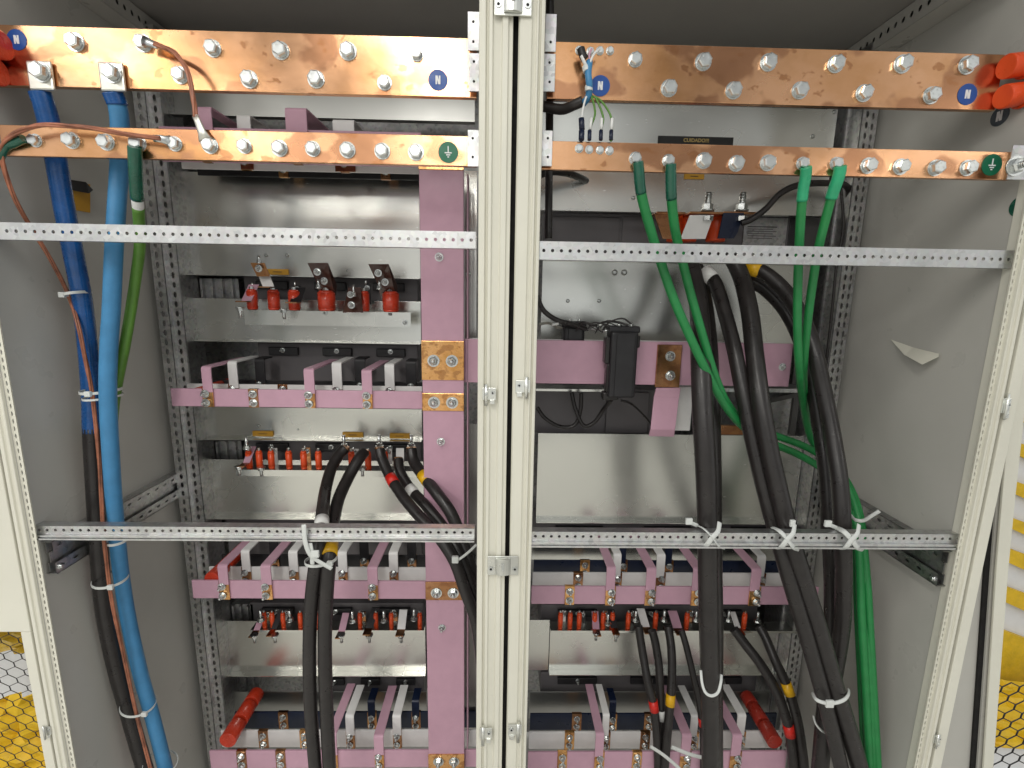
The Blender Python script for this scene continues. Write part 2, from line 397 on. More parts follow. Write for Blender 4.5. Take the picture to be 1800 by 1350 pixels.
# leaning door leaf beyond
dr = thing('mesh_door', 'open cream door leaf with black seal, right of the narrow edge strip', 'door', P(1720, 1350, 0.02))
px_strip('door_skin', 'wall', [(1640, 1420), (1703, 1420), (1733, 1000), (1742, 900), (1700, 900)], 0.05, 0.004, parent=dr)
px_strip('seal', 'gasket', [(1702, 1420), (1713, 1420), (1743, 1000), (1752, 876), (1772, 640), (1755, 640), (1733, 876), (1731, 1000)], 0.045, 0.004, parent=dr)
px_strip('return_edge', 'wall', [(1713, 1420), (1725, 1420), (1752, 1000), (1762, 876), (1778, 690), (1772, 640), (1752, 876), (1743, 1000)], 0.04, 0.004, parent=dr)
px_strip('door_frame', 'cream', [(1725, 1420), (1741, 1420), (1773, 1000), (1785, 876), (1800, 740), (1818, 560), (1790, 560), (1778, 690), (1762, 876), (1752, 1000)], 0.03, 0.005, parent=dr, bevel=0.001)

# ---- left mesh door
dl = thing('mesh_door', 'cream door with a black mesh window over yellow wrapping, beside the left post', 'door', (LO - 0.2, 0, 0.05))
gx = LO - 0.003
zw = zat(20, 1110, -0.004); xw = xat(60, 1230, -0.004)
MB().box((gx - 0.9, -0.006, zw), (gx, 0.02, zc1)).build('door_skin', 'cream', dl, bevel=0.0015)
MB().box((xw, -0.006, 0.05), (gx, 0.02, zw - 0.0005)).build('door_stile', 'cream', dl, bevel=0.001)
tag(MB().box((gx, 0.008, zc0), (LO, 0.028, zc1)).build('gap_gasket', 'gasket'), 'black gasket line between the mesh door and the left post', 'gasket')
def mesh_net(x0, x1, z0, z1, y, cw, ch, r, parent):
    b = MB(); rows = int((z1 - z0) / ch) + 1; cols = int((x1 - x0) / cw) + 1
    for i in range(rows):
        z = z1 - i * ch; pts = []
        for j in range(cols * 2 + 1):
            x = x0 + j * cw / 2
            if x > x1: break
            k = (j + i) % 2; pts.append((x, y - (0.0015 if k else 0), z - (ch * 0.42 if k else 0)))
        if len(pts) > 1: b.tube(pts, r, n=5)
        for j, p in enumerate(pts[:-1]):
            if (j + i) % 2 == 1 and i < rows - 1: b.cyl(p, (p[0], y, z - ch), r * 1.3, n=5)
    return b.build('wire_mesh', 'black', parent)
mesh_net(xw - 0.35, xw, 0.35, zw, 0.012, 0.036, 0.019, 0.0008, dl)

# crumpled yellow wrapping outside left, behind mesh
def crumple(name, corners, mat, label, cat, n=16, amp=0.03, bevel=0):
    a, b, c, d = [Vector(x) for x in corners]; vs = []; fs = []
    nrm = (b - a).cross(d - a).normalized()
    for i in range(n + 1):
        for j in range(n + 1):
            u, v = i / n, j / n
            p = (a * (1 - u) + b * u) * (1 - v) + (d * (1 - u) + c * u) * v
            vs.append(p + nrm * random.uniform(-amp, amp))
    for i in range(n):
        for j in range(n):
            k = i * (n + 1) + j; fs.append((k, k + n + 1, k + n + 2, k + 1))
    mb = MB(); mb.add(vs, fs, False); o = mb.build(name, mat)
    so = o.modifiers.new('thick', 'SOLIDIFY'); so.thickness = 0.003
    return tag(o, label, cat)
crumple('foil_wrap', [P(-160, 1080, 0.10), P(60, 1085, 0.10), P(70, 1146, 0.10), P(-150, 1136, 0.10)], 'gold', 'brownish gold wrapping at the top of the mesh window', 'wrapping', 12, 0.012)
tag(MB().prism([P(-260, 1100, 0.42), P(160, 1100, 0.42), P(160, 1380, 0.42), P(-260, 1380, 0.42)], (0, .02, 0)).build('grey_board', 'offw'), 'pale grey board behind the door mesh', 'board')
crumple('foil_wrap', [P(-160, 1245, 0.10), P(70, 1212, 0.10), P(130, 1430, 0.10), P(-180, 1440, 0.10)], 'yel', 'crumpled bright yellow wrapping low behind the door mesh', 'wrapping', 14, 0.02)
for (q, h) in (((1205), 0.33),): pass

# ---- right outside: yellow and white striped barrier
bar = thing('striped_barrier', 'white barrier boards with yellow bands outside the cabinet', 'barrier', P(1850, 1000, 0.7))
px_strip('board', 'offw', [(1740, 640), (1990, 640), (1990, 1260), (1690, 1180)], 0.72, 0.02, parent=bar)
for (a, b_) in ((700, 718), (762, 781), (832, 852), (899, 916), (955, 978), (1024, 1050), (1103, 1200)):
    px_strip('yellow_band', 'yel', [(1700, a - 18), (1990, a + 90), (1990, b_ + 110), (1700, b_ - 22)], 0.695, 0.02, parent=bar)
cr = crumple('foil_wrap', [P(1700, 1190, 0.6), P(1990, 1215, 0.6), P(1990, 1330, 0.45), P(1700, 1310, 0.45)], 'yel', 'crumpled yellow sheet below the striped barrier', 'wrapping', 12, 0.02)
tag(MB().prism([P(1690, 1290, 0.5), P(1990, 1290, 0.5), P(1990, 1480, 0.4), P(1690, 1480, 0.4)], (0, .02, 0)).build('grey_board', 'offw'), 'pale grey board under the yellow sheet at the right edge', 'board')
sc = thing('mesh_screen', 'black diamond mesh panel in front of the yellow sheet at the right edge', 'mesh screen', P(1780, 1300, 0.05))
pA = P(1738, 1200, 0.06); pB = P(1900, 1420, 0.06)
mesh_net(pA.x - 0.03, pB.x, pB.z, pA.z, 0.06, 0.042, 0.024, 0.0014, sc)

# ---- perforated front rails
def rail(x0, x1, yt, yb, xr, label, lip, parts_off=0.0, top_depth=0.02, pitch=None):
    a, b = boxpx(x0, x1, yt, yb, 0.012, 0.002, xr)
    L = b[0] - a[0]; pitch = pitch or 0.01603; n = int(L / pitch); H = b[2] - a[2]
    root = thing('perforated_rail', label, 'rail', (a[0], 0.012, a[2]))
    mb = MB()
    hz = H * (0.66 if lip else 1.0)
    zlo = b[2] - hz
    mb.holed((a[0], 0.012, zlo), (1, 0, 0), (0, 0, 1), n, L / n, hz, 0.0031, 0.0031, -0.002)
    mb.box((a[0], 0.0135, b[2]), (b[0], 0.012 + top_depth, b[2] - 0.0018))
    if lip:
        mb.box((a[0], 0.006, zlo - 0.0003), (b[0], 0.013, zlo - H * 0.15))
        mb.box((a[0], 0.0095, zlo - H * 0.15), (b[0], 0.013, zlo - H * 0.22))
        mb.box((a[0], 0.004, zlo - H * 0.22), (b[0], 0.02, a[2]))
    else: mb.box((a[0], 0.0135, a[2]), (b[0], 0.03, a[2] + 0.0018))
    mb.build('rail_channel', 'galv', root)
    return a, b, root
rail(-60, 836, 399, 429, 420, 'perforated rail left of the posts, crossing the upper part of the blue cables', False)
rail(948, 1782, 432, 464, 1365, 'perforated rail right of the posts, crossing the upper green cables', False)
rail(62, 834, 927, 948, 450, 'perforated lipped rail low on the left with black cables tied to it', True)
rail(934, 1690, 937, 961, 1312, 'perforated lipped rail low on the right with three crossed ties', True)

# ---- inside structural beams
def beam_along(X_in, X_wall, z0, z1, name, label, y0=0.03, y1=0.5, mat='galvm'):
    root = thing(name, label, 'beam', (X_in, y0, z0)); s = 1 if X_wall > X_in else -1
    mb = MB(); n = int((y1 - y0) / 0.022)
    if s > 0: mb.holed((X_in, y1, z0), (0, -1, 0), (0, 0, 1), n, (y1 - y0) / n, z1 - z0, 0.005, (z1 - z0) * .14, -0.002, square=True, seg=8)
    else: mb.holed((X_in, y0, z0), (0, 1, 0), (0, 0, 1), n, (y1 - y0) / n, z1 - z0, 0.005, (z1 - z0) * .14, -0.002, square=True, seg=8)
    mb.box((X_in + s * .003, y0, z0), (X_wall - s * .001, y1, z0 + .002)); mb.box((X_in + s * .003, y0, z1 - .002), (X_wall - s * .001, y1, z1))
    mb.build('slotted_web', mat, root)
    MB().box((X_in + s * 0.012, y0 + .01, z0 + .003), (X_in + s * 0.014, y1 - .01, z1 - .003)).build('inner_web', 'dark', root)
    return root
beam_along(X1, XR, zb_beam, zt_beam - 0.002, 'roof_beam', 'slotted steel beam under the roof on the right side', mat='wall')
zlb = CAM.z + XL / ratio(165, 22); X1l = XL + (XR - X1)
beam_along(X1l, XL, zlb, ZR - 0.002, 'roof_beam', 'slotted steel beam under the roof on the left side', mat='wall')
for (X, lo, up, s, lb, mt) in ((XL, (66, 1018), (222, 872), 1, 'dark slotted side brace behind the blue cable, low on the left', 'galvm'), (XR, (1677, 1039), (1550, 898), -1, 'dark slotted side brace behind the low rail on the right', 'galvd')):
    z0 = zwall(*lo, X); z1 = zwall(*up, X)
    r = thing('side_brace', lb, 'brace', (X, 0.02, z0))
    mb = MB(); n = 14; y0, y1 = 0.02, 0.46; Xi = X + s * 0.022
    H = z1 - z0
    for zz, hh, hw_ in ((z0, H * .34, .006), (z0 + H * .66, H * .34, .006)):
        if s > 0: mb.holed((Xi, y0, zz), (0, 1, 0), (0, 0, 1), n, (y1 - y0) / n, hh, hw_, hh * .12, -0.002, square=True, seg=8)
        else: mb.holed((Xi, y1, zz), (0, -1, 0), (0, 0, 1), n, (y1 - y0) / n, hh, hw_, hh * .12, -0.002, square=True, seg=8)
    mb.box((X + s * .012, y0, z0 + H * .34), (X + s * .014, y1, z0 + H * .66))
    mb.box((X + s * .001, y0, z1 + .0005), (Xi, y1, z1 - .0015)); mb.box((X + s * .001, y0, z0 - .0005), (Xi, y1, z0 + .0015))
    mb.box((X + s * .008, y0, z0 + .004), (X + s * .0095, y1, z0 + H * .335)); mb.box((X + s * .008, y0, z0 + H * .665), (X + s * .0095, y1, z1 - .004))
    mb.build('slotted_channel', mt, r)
    put(DOME, 'rivet', (Xi, 0.03, z0 + .012), r, 1.5, 0, s * PI / 2 * 0 + (PI / 2 if s > 0 else -PI / 2))
# back uprights with slots
def upright(pxa, pxb, y, Y, X_wall, label):
    a, b = xat(pxa, y, Y), xat(pxb, y, Y); root = thing('slotted_upright', label, 'upright', (a, Y, 0.05))
    z0, z1 = 0.05, ZR - 0.03; n = int((z1 - z0) / 0.025)
    mb = MB(); w = (b - a)
    for k in range(2): mb.holed((a + w * (k + 1) / 2, Y + 0.012 * k, z0), (0, 0, 1), (-1, 0, 0), n, (z1 - z0) / n, w / 2, 0.0075, w * .07, 0.002, square=True, seg=8)
    mb.box((a + w / 2 - .001, Y + .0, z0), (a + w / 2 + .001, Y + .012, z1))
    mb.build('slotted_faces', 'galvm', root)
    MB().box((min(a, X_wall), Y + .03, z0), (max(b, X_wall), Y + .032, z1)).build('rear_web', 'galvd', root)
    xs = b if X_wall < a else a - .002
    MB().box((xs, Y + .012 if X_wall < a else Y, z0), (xs + .002, Y + 0.09, z1)).build('side_web', 'galvd', root)
    return a, b
upright(288, 326, 640, 0.40, XL, 'slotted steel upright at the rear left corner beside the pink bar ends')
upright(1462, 1492, 600, 0.40, XR, 'slotted steel upright at the rear right corner behind the black cables')
upright(1398, 1424, 900, 0.45, XR, 'short dark slotted upright between the thick black cables')

# ---- galvanised mounting plates
PY = 0.46
def plate(x0, x1, yt, yb, label, xr=None, mat='plate', lip=True, Y=PY, screws=(), lipup=False):
    a, b = boxpx(x0, x1, yt, yb, Y, 0.002, xr); root = thing('mounting_plate', label, 'plate', (a[0], Y, a[2]))
    MB().box(a, b).build('plate_face', mat, root, bevel=0.0006)
    if lip: MB().box((a[0], Y - 0.022, a[2] - .0002), (b[0], Y - .0002, a[2] + .0018)).build('lower_lip', mat, root)
    if lipup: MB().box((a[0], Y - 0.018, b[2] - .0018), (b[0], Y - .0002, b[2])).build('upper_lip', mat, root)
    for s in screws: put(DOME, 'rivet', P(s[0], s[1], Y), root, s[2] if len(s) > 2 else 1.2)
    return a, b, root
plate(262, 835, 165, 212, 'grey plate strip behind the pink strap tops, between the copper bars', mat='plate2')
plate(318, 738, 306, 487, 'large galvanised plate above the first red terminals on the left', screws=((327, 467, 1.6), (468, 449), (505, 449), (610, 475, .7), (288, 240)), mat='plate')
plate(330, 740, 527, 601, 'galvanised plate under the first red terminals on the left')
plate(334, 742, 717, 771, 'narrow galvanised plate below the upper pink bar on the left', screws=((355, 754), (524, 755, .7), (455, 748)))
plate(344, 745, 809, 908, 'galvanised plate behind the pair of black cables on the left', screws=((346, 866), (343, 831)), lip=True)
plate(364, 748, 1092, 1180, 'galvanised plate under the lower terminals on the left')
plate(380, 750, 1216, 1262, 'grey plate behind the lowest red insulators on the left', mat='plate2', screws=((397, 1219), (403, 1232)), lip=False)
plate(816, 838, 300, 600, 'narrow bright plate strip between the tall pink bar and the centre post', screws=((823, 481, 1.6),), lip=False, Y=0.40)
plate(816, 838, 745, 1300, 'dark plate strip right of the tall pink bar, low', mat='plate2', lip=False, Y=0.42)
plate(950, 1462, 185, 377, 'tall grey plate behind the small wiring fan', screws=((1113, 348), (1466, 197), (1428, 240)), mat='plate')
plate(952, 1432, 461, 604, 'large galvanised plate behind the curved black cables', screws=((1080, 479, 1.9), (1097, 479, 1.9), (998, 529), (1053, 529)), lipup=True)
plate(944, 1432, 764, 915, 'bright scratched galvanised plate below the grey equipment', screws=((1416, 868),))
plate(934, 1420, 963, 985, 'thin bright plate just under the low right rail', lip=False, Y=0.475)
plate(966, 1425, 1097, 1178, 'galvanised plate below the orange insulators on the right', lip=True)
plate(930, 965, 1090, 1178, 'short plate end beside the right centre post', lip=False, Y=PY + .001)
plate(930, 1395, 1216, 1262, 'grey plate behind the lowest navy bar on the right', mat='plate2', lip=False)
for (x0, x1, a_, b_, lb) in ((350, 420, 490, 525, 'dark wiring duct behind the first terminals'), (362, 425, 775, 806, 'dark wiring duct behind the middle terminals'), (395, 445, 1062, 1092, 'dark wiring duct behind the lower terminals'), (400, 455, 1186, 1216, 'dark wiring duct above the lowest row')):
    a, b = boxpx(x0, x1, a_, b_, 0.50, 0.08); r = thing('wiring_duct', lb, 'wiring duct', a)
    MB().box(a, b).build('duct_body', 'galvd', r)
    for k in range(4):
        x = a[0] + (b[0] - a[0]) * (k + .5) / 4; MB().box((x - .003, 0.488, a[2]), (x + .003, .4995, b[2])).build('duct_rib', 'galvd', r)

# dark breaker bodies seen in the gaps
def breaker(x0, x1, yt, yb, label, mat='grayd', Y=0.5):
    a, b = boxpx(x0, x1, yt, yb, Y, 0.1); r = thing('circuit_breaker', label, 'circuit breaker', a)
    MB().box(a, b).build('breaker_body', mat, r, bevel=0.003)
    w = (b[0] - a[0])
    for k in range(3):
        x = a[0] + w * (k + .5) / 3; MB().box((x - w * .09, Y - .012, b[2] - .012), (x + w * .09, Y - .0003, b[2] - .035)).build('terminal_clamp', 'black', r, bevel=.002)
        put(TINY[0], 'screw', (x, Y - .012, b[2] - .02), r)
breaker(455, 735, 604, 672, 'dark breaker front behind the white straps of the upper pink row')
breaker(430, 735, 488, 545, 'dark breaker front behind the first red terminals')
breaker(430, 740, 772, 830, 'dark breaker front behind the middle orange insulators')
breaker(400, 742, 912, 990, 'dark breaker front behind the low left rail')
breaker(440, 745, 1060, 1100, 'dark breaker front behind the lower orange insulators')
breaker(560, 745, 1184, 1240, 'dark breaker front behind the lowest pink straps')
breaker(940, 1400, 918, 962, 'dark breaker front behind the low right rail')
breaker(950, 1330, 1064, 1110, 'dark breaker front behind the orange insulators on the right')
breaker(950, 1330, 1182, 1216, 'dark breaker front above the lowest right row')
# ================================================================== COPPER BARS
def letter_N(b, c, h, y, th=0.0008):
    w = h * 0.62; s = h * 0.2; x, z = c
    b.box((x - w / 2, y, z - h / 2), (x - w / 2 + s, y - th, z + h / 2)); b.box((x + w / 2 - s, y, z - h / 2), (x + w / 2, y - th, z + h / 2))
    b.prism([(x - w / 2 + s * .3, y - th * 1.02, z + h / 2), (x - w / 2 + s * 1.35, y - th * 1.02, z + h / 2), (x + w / 2 - s * .3, y - th * 1.02, z - h / 2), (x + w / 2 - s * 1.35, y - th * 1.02, z - h / 2)], (0, th * .9, 0))
def earth(b, c, h, y, th=0.0008):
    x, z = c; s = h * .09
    b.box((x - s / 2, y, z), (x + s / 2, y - th, z + h / 2))
    for k, w in enumerate((.62, .36, .14)): b.box((x - h * w / 2, y, z - k * h * .17 - s), (x + h * w / 2, y - th, z - k * h * .17))
def sticker(px, py, Y, wpx, kind, mat, parent=None, inkm='ink'):
    r = wr(px, py, Y, wpx); c = P(px, py, Y)
    o = MB().cyl((c.x, Y + .0002, c.z), (c.x, Y - .0009, c.z), r, n=40).build('round_sticker', mat, parent, loc=c)
    b = MB(); (letter_N if kind == 'N' else earth)(b, (c.x, c.z), r * (0.82 if kind == 'N' else 1.15), Y - .0008)
    b.build('print', inkm, o); return o
def busbar(name, x0, x1, yt, yb, Y, th, xr, label, mat='copper'):
    a, b = boxpx(x0, x1, yt, yb, Y, th, xr); root = thing(name, label, 'busbar', (a[0], Y, a[2]))
    MB().box(a, b).build('bar', mat, root, bevel=0.001); return a, b, root
YN, YPE = 0.07, 0.028
n1 = busbar('copper_busbar', -60, 838, 55, 161, YN, 0.012, 420, 'wide copper bar with two white cable lugs, left of the posts')
n2 = busbar('copper_busbar', 962, 1760, 84, 184, YN, 0.012, 1365, 'wide copper bar with blue wires and red tubes, right of the posts')
e1 = busbar('copper_busbar', 2, 838, 229, 283, YPE, 0.010, 420, 'narrow copper bar left of the posts with bare copper wires')
e2 = busbar('copper_busbar', 952, 1782, 257, 307, YPE, 0.010, 1365, 'narrow copper bar right of the posts carrying four green cables')
def bolts(root, lst, Y, meshes, s=1.0):
    for i, q in enumerate(lst):
        # measured at head centre: unproject to the head plane, then drop onto the bar
        h = P(q[0], q[1], Y - 0.014); put(meshes[i % len(meshes)], 'bolt', (h.x, Y, h.z), root, s * (q[2] if len(q) > 2 else 1))
bolts(n1[2], [(122, 68), (243, 70, .95), (367, 79, .95), (488, 83), (608, 84), (730, 88, .85), (309, 127, .95), (432, 134), (551, 134), (673, 140, .85)], YN, BIG, 1.0)
bolts(n1[2], [(61, 121, 1.1), (188, 123, 1.05)], YN - 0.008, BIG)
bolts(n2[2], [(1120, 99, .85), (1241, 103), (1357, 104), (1477, 107), (1596, 107, 1.05), (1711, 109, 1.05), (1180, 150, 1), (1295, 154), (1413, 154), (1527, 159), (1647, 163)], YN, BIG)
bolts(e1[2], [(50, 243, .8), (115, 243), (177, 246), (234, 248), (299, 249, .9), (362, 252, 1), (423, 253, .9), (486, 257), (545, 258, .95), (607, 260), (669, 262), (729, 264)], YPE, MED)
bolts(e2[2], [(1120, 275, .8), (1179, 279, .8), (1242, 279), (1300, 284), (1356, 283), (1418, 284, .8), (1478, 284, .8), (1535, 288), (1593, 290), (1655, 292), (1712, 292)], YPE, MED, 1.02)
sticker(30, 70, YN, 34, 'N', 'nblue', n1[2]); sticker(770, 141, YN, 34, 'N', 'nblue', n1[2])
sticker(1055, 151, YN, 34, 'N', 'nblue', n2[2]); sticker(1700, 166, YN, 34, 'N', 'nblue', n2[2])
sticker(788, 268, YPE, 35, 'E', 'ngrn', e1[2]); sticker(1743, 290, YPE, 35, 'E', 'ngrn', e2[2])
# wall stickers
for (px, py, k, lb, h) in ((1758, 204, 'N', 'dark round N sticker on the side panel under the red tubes', .018), (1792, 363, 'E', 'dark round earth sticker on the side panel at the right edge', .018)):
    c = PX(px, py, XR); b = MB().cyl((XR + .0002, c.y, c.z), (XR - .0012, c.y, c.z), h, n=32)
    o = b.build('round_sticker', 'sgrey' if k == 'N' else 'dgrn', loc=c); tag(o, lb, 'sticker')
    b = MB(); (letter_N if k == 'N' else earth)(b, (0, 0), h * 1.0, 0)
    for v in b.v: v.x, v.y, v.z = XR - .0011 + v.y, c.y - v.x, c.z + v.z
    b.build('print', 'white', o)
# red standoff tubes
def tube_px(name, pts, w, mat, label, cat, ends=True, parent=None):
    ps = [P(*p) for p in pts]; r = wr(pts[0][0], pts[0][1], pts[0][2], w); mb = MB(); n = len(ps)
    mb.cyl(ps[0], ps[-1], r, n=28); o = mb.build(name, mat, parent, bevel=0.0015)
    if label: tag(o, label, cat)
    return o
for (px, py, lb) in ((1768, 117, 'upper red insulator tube at the right end of the wide copper bar'), (1762, 170, 'lower red insulator tube at the right end of the wide copper bar')):
    c = P(px, py, YN - .02); r = thing('red_insulator', lb, 'insulator', c)
    MB().cyl(c, (XR - .002, c.y + .0, c.z + .006), 0.0205, n=32).build('tube', 'orange', r, bevel=.002)
    MB().cyl((c.x + .035, c.y, c.z + .002), (c.x + .038, c.y, c.z + .002), 0.0214, n=32).build('collar', 'orange', r)
for (px, py, lb) in ((4, 78, 'upper red insulator at the left end of the wide copper bar'), (-4, 125, 'lower red insulator at the left end of the wide copper bar')):
    c = P(px, py, YN - .02); tag(MB().cyl((XL + .002, c.y, c.z), c, 0.0235, n=32).build('red_insulator', 'red', bevel=.002), lb, 'insulator')

# brackets by the centre post
def bracket(x0, x1, yt, yb, Y, label, holes, tilt=0.0):
    a, b = boxpx(x0, x1, yt, yb, Y, 0.003); r = thing('end_bracket', label, 'bracket', a)
    MB().box(a, b).build('bracket_plate', 'galvm', r, bevel=.0008)
    for hx, hy in holes:
        c = P(hx, hy, Y); MB().cyl((c.x, Y + .0004, c.z), (c.x, Y - .0006, c.z), .0022, n=12).build('screw_hole', 'gasket', r)
bracket(822, 852, 20, 89, 0.055, 'upper pale bracket left of the posts at the wide bar', ((832, 38), (832, 73)))
bracket(824, 852, 93, 161, 0.055, 'lower pale bracket left of the posts at the wide bar', ((833, 108), (833, 143)))
bracket(822, 852, 228, 293, 0.018, 'pale bracket left of the posts at the narrow bar', ((831, 243), (831, 276)))
bracket(958, 978, 24, 91, 0.055, 'upper pale bracket right of the posts at the wide bar', ((968, 74),))
bracket(955, 976, 94, 161, 0.055, 'lower pale bracket right of the posts at the wide bar', ((966, 110), (966, 144)))
bracket(945, 971, 229, 292, 0.018, 'pale bracket right of the posts at the narrow bar', ((963, 243), (963, 276)))
bracket(1776, 1812, 255, 316, 0.0, 'dark bracket with a screw at the right end of the narrow bar', ())
c = P(1785, 292, -.001); rr = [o for o in bpy.data.objects if o.name.startswith('end_bracket')][-1]; put(NUT[0], 'nut', (c.x, 0, c.z), rr, 1.1)

# latch and hinge fittings on the posts
def clasp(px, py, w, h, label):
    c = P(px, py, -0.006); a = wr(px, py, -0.006, w); k = wr(px, py, -.006, h); r = thing('door_clasp', label, 'clasp', c)
    MB().box((c.x - a, -0.0062, c.z - k), (c.x + a, -0.009, c.z + k)).build('base_plate', 'steelw', r, bevel=.001)
    b = MB(); pts = []
    for i in range(9):
        t = PI * i / 8; pts.append((c.x - a * .5 * math.cos(t), -0.009 - .008 * math.sin(t) - .001, c.z - k * .85))
    b.prism(pts, (0, 0, 1.7 * k)); b.build('raised_keeper', 'steelw', r, bevel=.0006)
    for s in (-1, 1):
        MB().cyl((c.x + s * a * .78, -.0088, c.z - k * .35), (c.x + s * a * .78, -.0105, c.z - k * .35), a * .17, n=16).build('countersunk_screw', 'steel', r)
        MB().cyl((c.x + s * a * .78, -.0104, c.z - k * .35), (c.x + s * a * .78, -.0108, c.z - k * .35), a * .08, n=10).build('screw_recess', 'gasket', r)
    MB().box((c.x - a * .1, -.0185, c.z - k * .3), (c.x + a * .1, -.0195, c.z + k * .5)).build('embossed_mark', 'steel', r, bevel=.0006)
clasp(902, 0, 66, 52, 'zinc clasp bridging the two centre posts at the top edge')
clasp(884, 993, 54, 36, 'zinc clasp bridging the two centre posts below the middle')
def latch(px, py, w, h, flip, label):
    c = P(px, py, -0.006); a = wr(px, py, -.006, w); k = wr(px, py, -.006, h); s = -1 if flip else 1
    r = thing('latch_keeper', label, 'latch', c)
    MB().box((c.x - s * a, -.0062, c.z - k * .55), (c.x + s * a, -.0085, c.z + k * .55)).build('base_plate', 'steelw', r, bevel=.0008)
    MB().cyl((c.x - s * a * .45, -.012, c.z - k * 1.0), (c.x - s * a * .45, -.012, c.z + k * .9), a * .28, n=14).build('knuckle', 'steelw', r)
    MB().box((c.x + s * a * .1, -.0084, c.z - k * .9), (c.x + s * a * .8, -.011, c.z - k * .5)).build('tab', 'steelw', r, bevel=.0006)
    MB().cyl((c.x + s * a * .5, -.0084, c.z + .002), (c.x + s * a * .5, -.0105, c.z + .002), a * .3, n=14).build('screw', 'steel', r)
    MB().cyl((c.x + s * a * .5, -.0104, c.z + .002), (c.x + s * a * .5, -.0108, c.z + .002), a * .14, n=10).build('screw_recess', 'gasket', r)
latch(860, 692, 24, 40, False, 'small latch keeper on the left centre post near the middle')
latch(919, 679, 26, 40, True, 'small latch keeper on the right centre post near the middle')
latch(854, 1288, 22, 40, False, 'small latch keeper low on the left centre post')
latch(905, 1282, 24, 40, True, 'small latch keeper low on the right centre post')
latch(1767, 713, 14, 48, False, 'small latch keeper high on the right cabinet post')
latch(1646, 1298, 12, 30, False, 'small latch keeper low on the right cabinet post')
latch(85, 1283, 12, 30, False, 'small latch keeper between the mesh door and the left post')

# ================================================================== SLEEVED BUSBARS
YP, YW, YK = 0.28, 0.345, 0.41
def bar_row(specs, zc_px, H_px, label_base, sidename):
    """specs: list of (colour, x0, x1, bolts px list, straps [(x, bend_y, w)])"""
    xr, yc = zc_px; z = zat(xr, yc, YP); H = (zat(xr, yc - H_px / 2, YP) - zat(xr, yc + H_px / 2, YP))
    for colr, x0, x1, bl, straps, lab in specs:
        Y = {'pink': YP, 'white': YW, 'navy': YK, 'black': YK}[colr]
        ypx = 520 + (yc - 520) * (YP + .9) / (Y + .9)
        xa_, xb_ = xat(x0, ypx, Y), xat(x1, ypx, Y)
        root = thing('sleeved_busbar', lab, 'busbar', (xa_, Y, z))
        MB().box((xa_, Y, z - H / 2), (xb_, Y + .006, z + H / 2)).build('bar', colr, root, bevel=.0012)
        allb = [(b, False) for b in bl] + [(s[0], True) for s in straps]
        for bx, st in allb:
            x = xat(bx, ypx, Y - .008); w = wr(bx, ypx, Y, 15 if st else 17)
            j = MB().box((x - w, Y - .002, z - H / 2 - .001), (x + w * (1.1 if st else 1), Y + .008, z + H / 2 + .001)).build('bare_joint', 'brown' if random.random() < .6 else 'copper2', root, bevel=.0008)
            for dz in (.25, -.25): put(SMALL[0], 'nut', (x, Y - (.0065 if st else .002), z + dz * H), root, 1.0 if colr == 'pink' else .95)
        for s in straps:
            sx, by, w_ = s[:3]; Ye = s[3] if len(s) > 3 else 0.455
            rr_ = wr(sx, by, Y - .006, w_); x = xat(sx, by, Y - .006); zt = zat(sx, by, Y - .006); Yf = Y - .0065
            zl = z + H * (0.42 if colr == 'pink' else .38) if zt > z else z
            R = .008; prof = [(Yf, z - H * .45 if False else zl - .004), (Yf, zt - R)]
            for i in range(1, 6):
                t = PI / 2 * i / 5; prof.append((Yf + R - R * math.cos(t), zt - R + R * math.sin(t)))
            prof += [(Ye, zt)]
            th = .0045; inner = [(Ye, zt - th)]
            for i in range(5, -1, -1):
                t = PI / 2 * i / 5; inner.append((Yf + R - (R - th) * math.cos(t), zt - R + (R - th) * math.sin(t)))
            inner += [(Yf + th, zl - .004)]
            pts = [(x - rr_, a, b) for a, b in prof + inner]
            MB().prism(pts, (2 * rr_, 0, 0)).build('strap', colr, root, bevel=.001)
            MB().box((x - rr_ * .95, Yf + .001, z - H * .5), (x + rr_ * .95, Yf + .004, zl)).build('strap_tongue', 'copper2' if colr == 'pink' else 'brown', root, bevel=.0006)
    return z, H
bar_row([
    ('pink', 282, 740, [], [(358, 186, 24), (519, 188, 38)], 'pink sleeved bar half hidden behind the left narrow copper bar'),
    ('white', 317, 740, [429], [(427, 201, 24), (603, 209, 38)], 'white sleeved bar showing under the left narrow copper bar'),
    ('black', 345, 740, [495, 676], [], 'black sleeved bar topmost on the left, under the white one')], (510, 258), 61, '', 'L')
bar_row([
    ('pink', 301, 742, [443], [(361, 644, 17), (542, 648, 18), (644, 650, 18)], 'pink sleeved bar of the upper row, left of the tall pink bar'),
    ('white', 330, 742, [495], [(407, 635, 16), (591, 637, 17), (684, 640, 17)], 'white sleeved bar just behind the upper pink bar'),
    ('black', 350, 742, [], [(455, 630, 17), (632, 630, 19), (722, 634, 18)], 'black sleeved bar behind the upper white bar')], (520, 701), 31, '', 'L')
bar_row([
    ('pink', 338, 836, [], [(390, 993, 17), (466, 994, 18), (654, 997, 18)], 'pink sleeved bar of the lower left row beside the cable pair'),
    ('white', 368, 836, [], [(430, 968, 15), (514, 969, 16), (601, 970, 16), (691, 971, 16)], 'white sleeved bar behind the lower left pink bar'),
    ('black', 390, 836, [], [(480, 950, 16), (639, 950, 16), (723, 950, 16)], 'black sleeved bar behind the lower left white bar')], (560, 1037), 31, '', 'L')
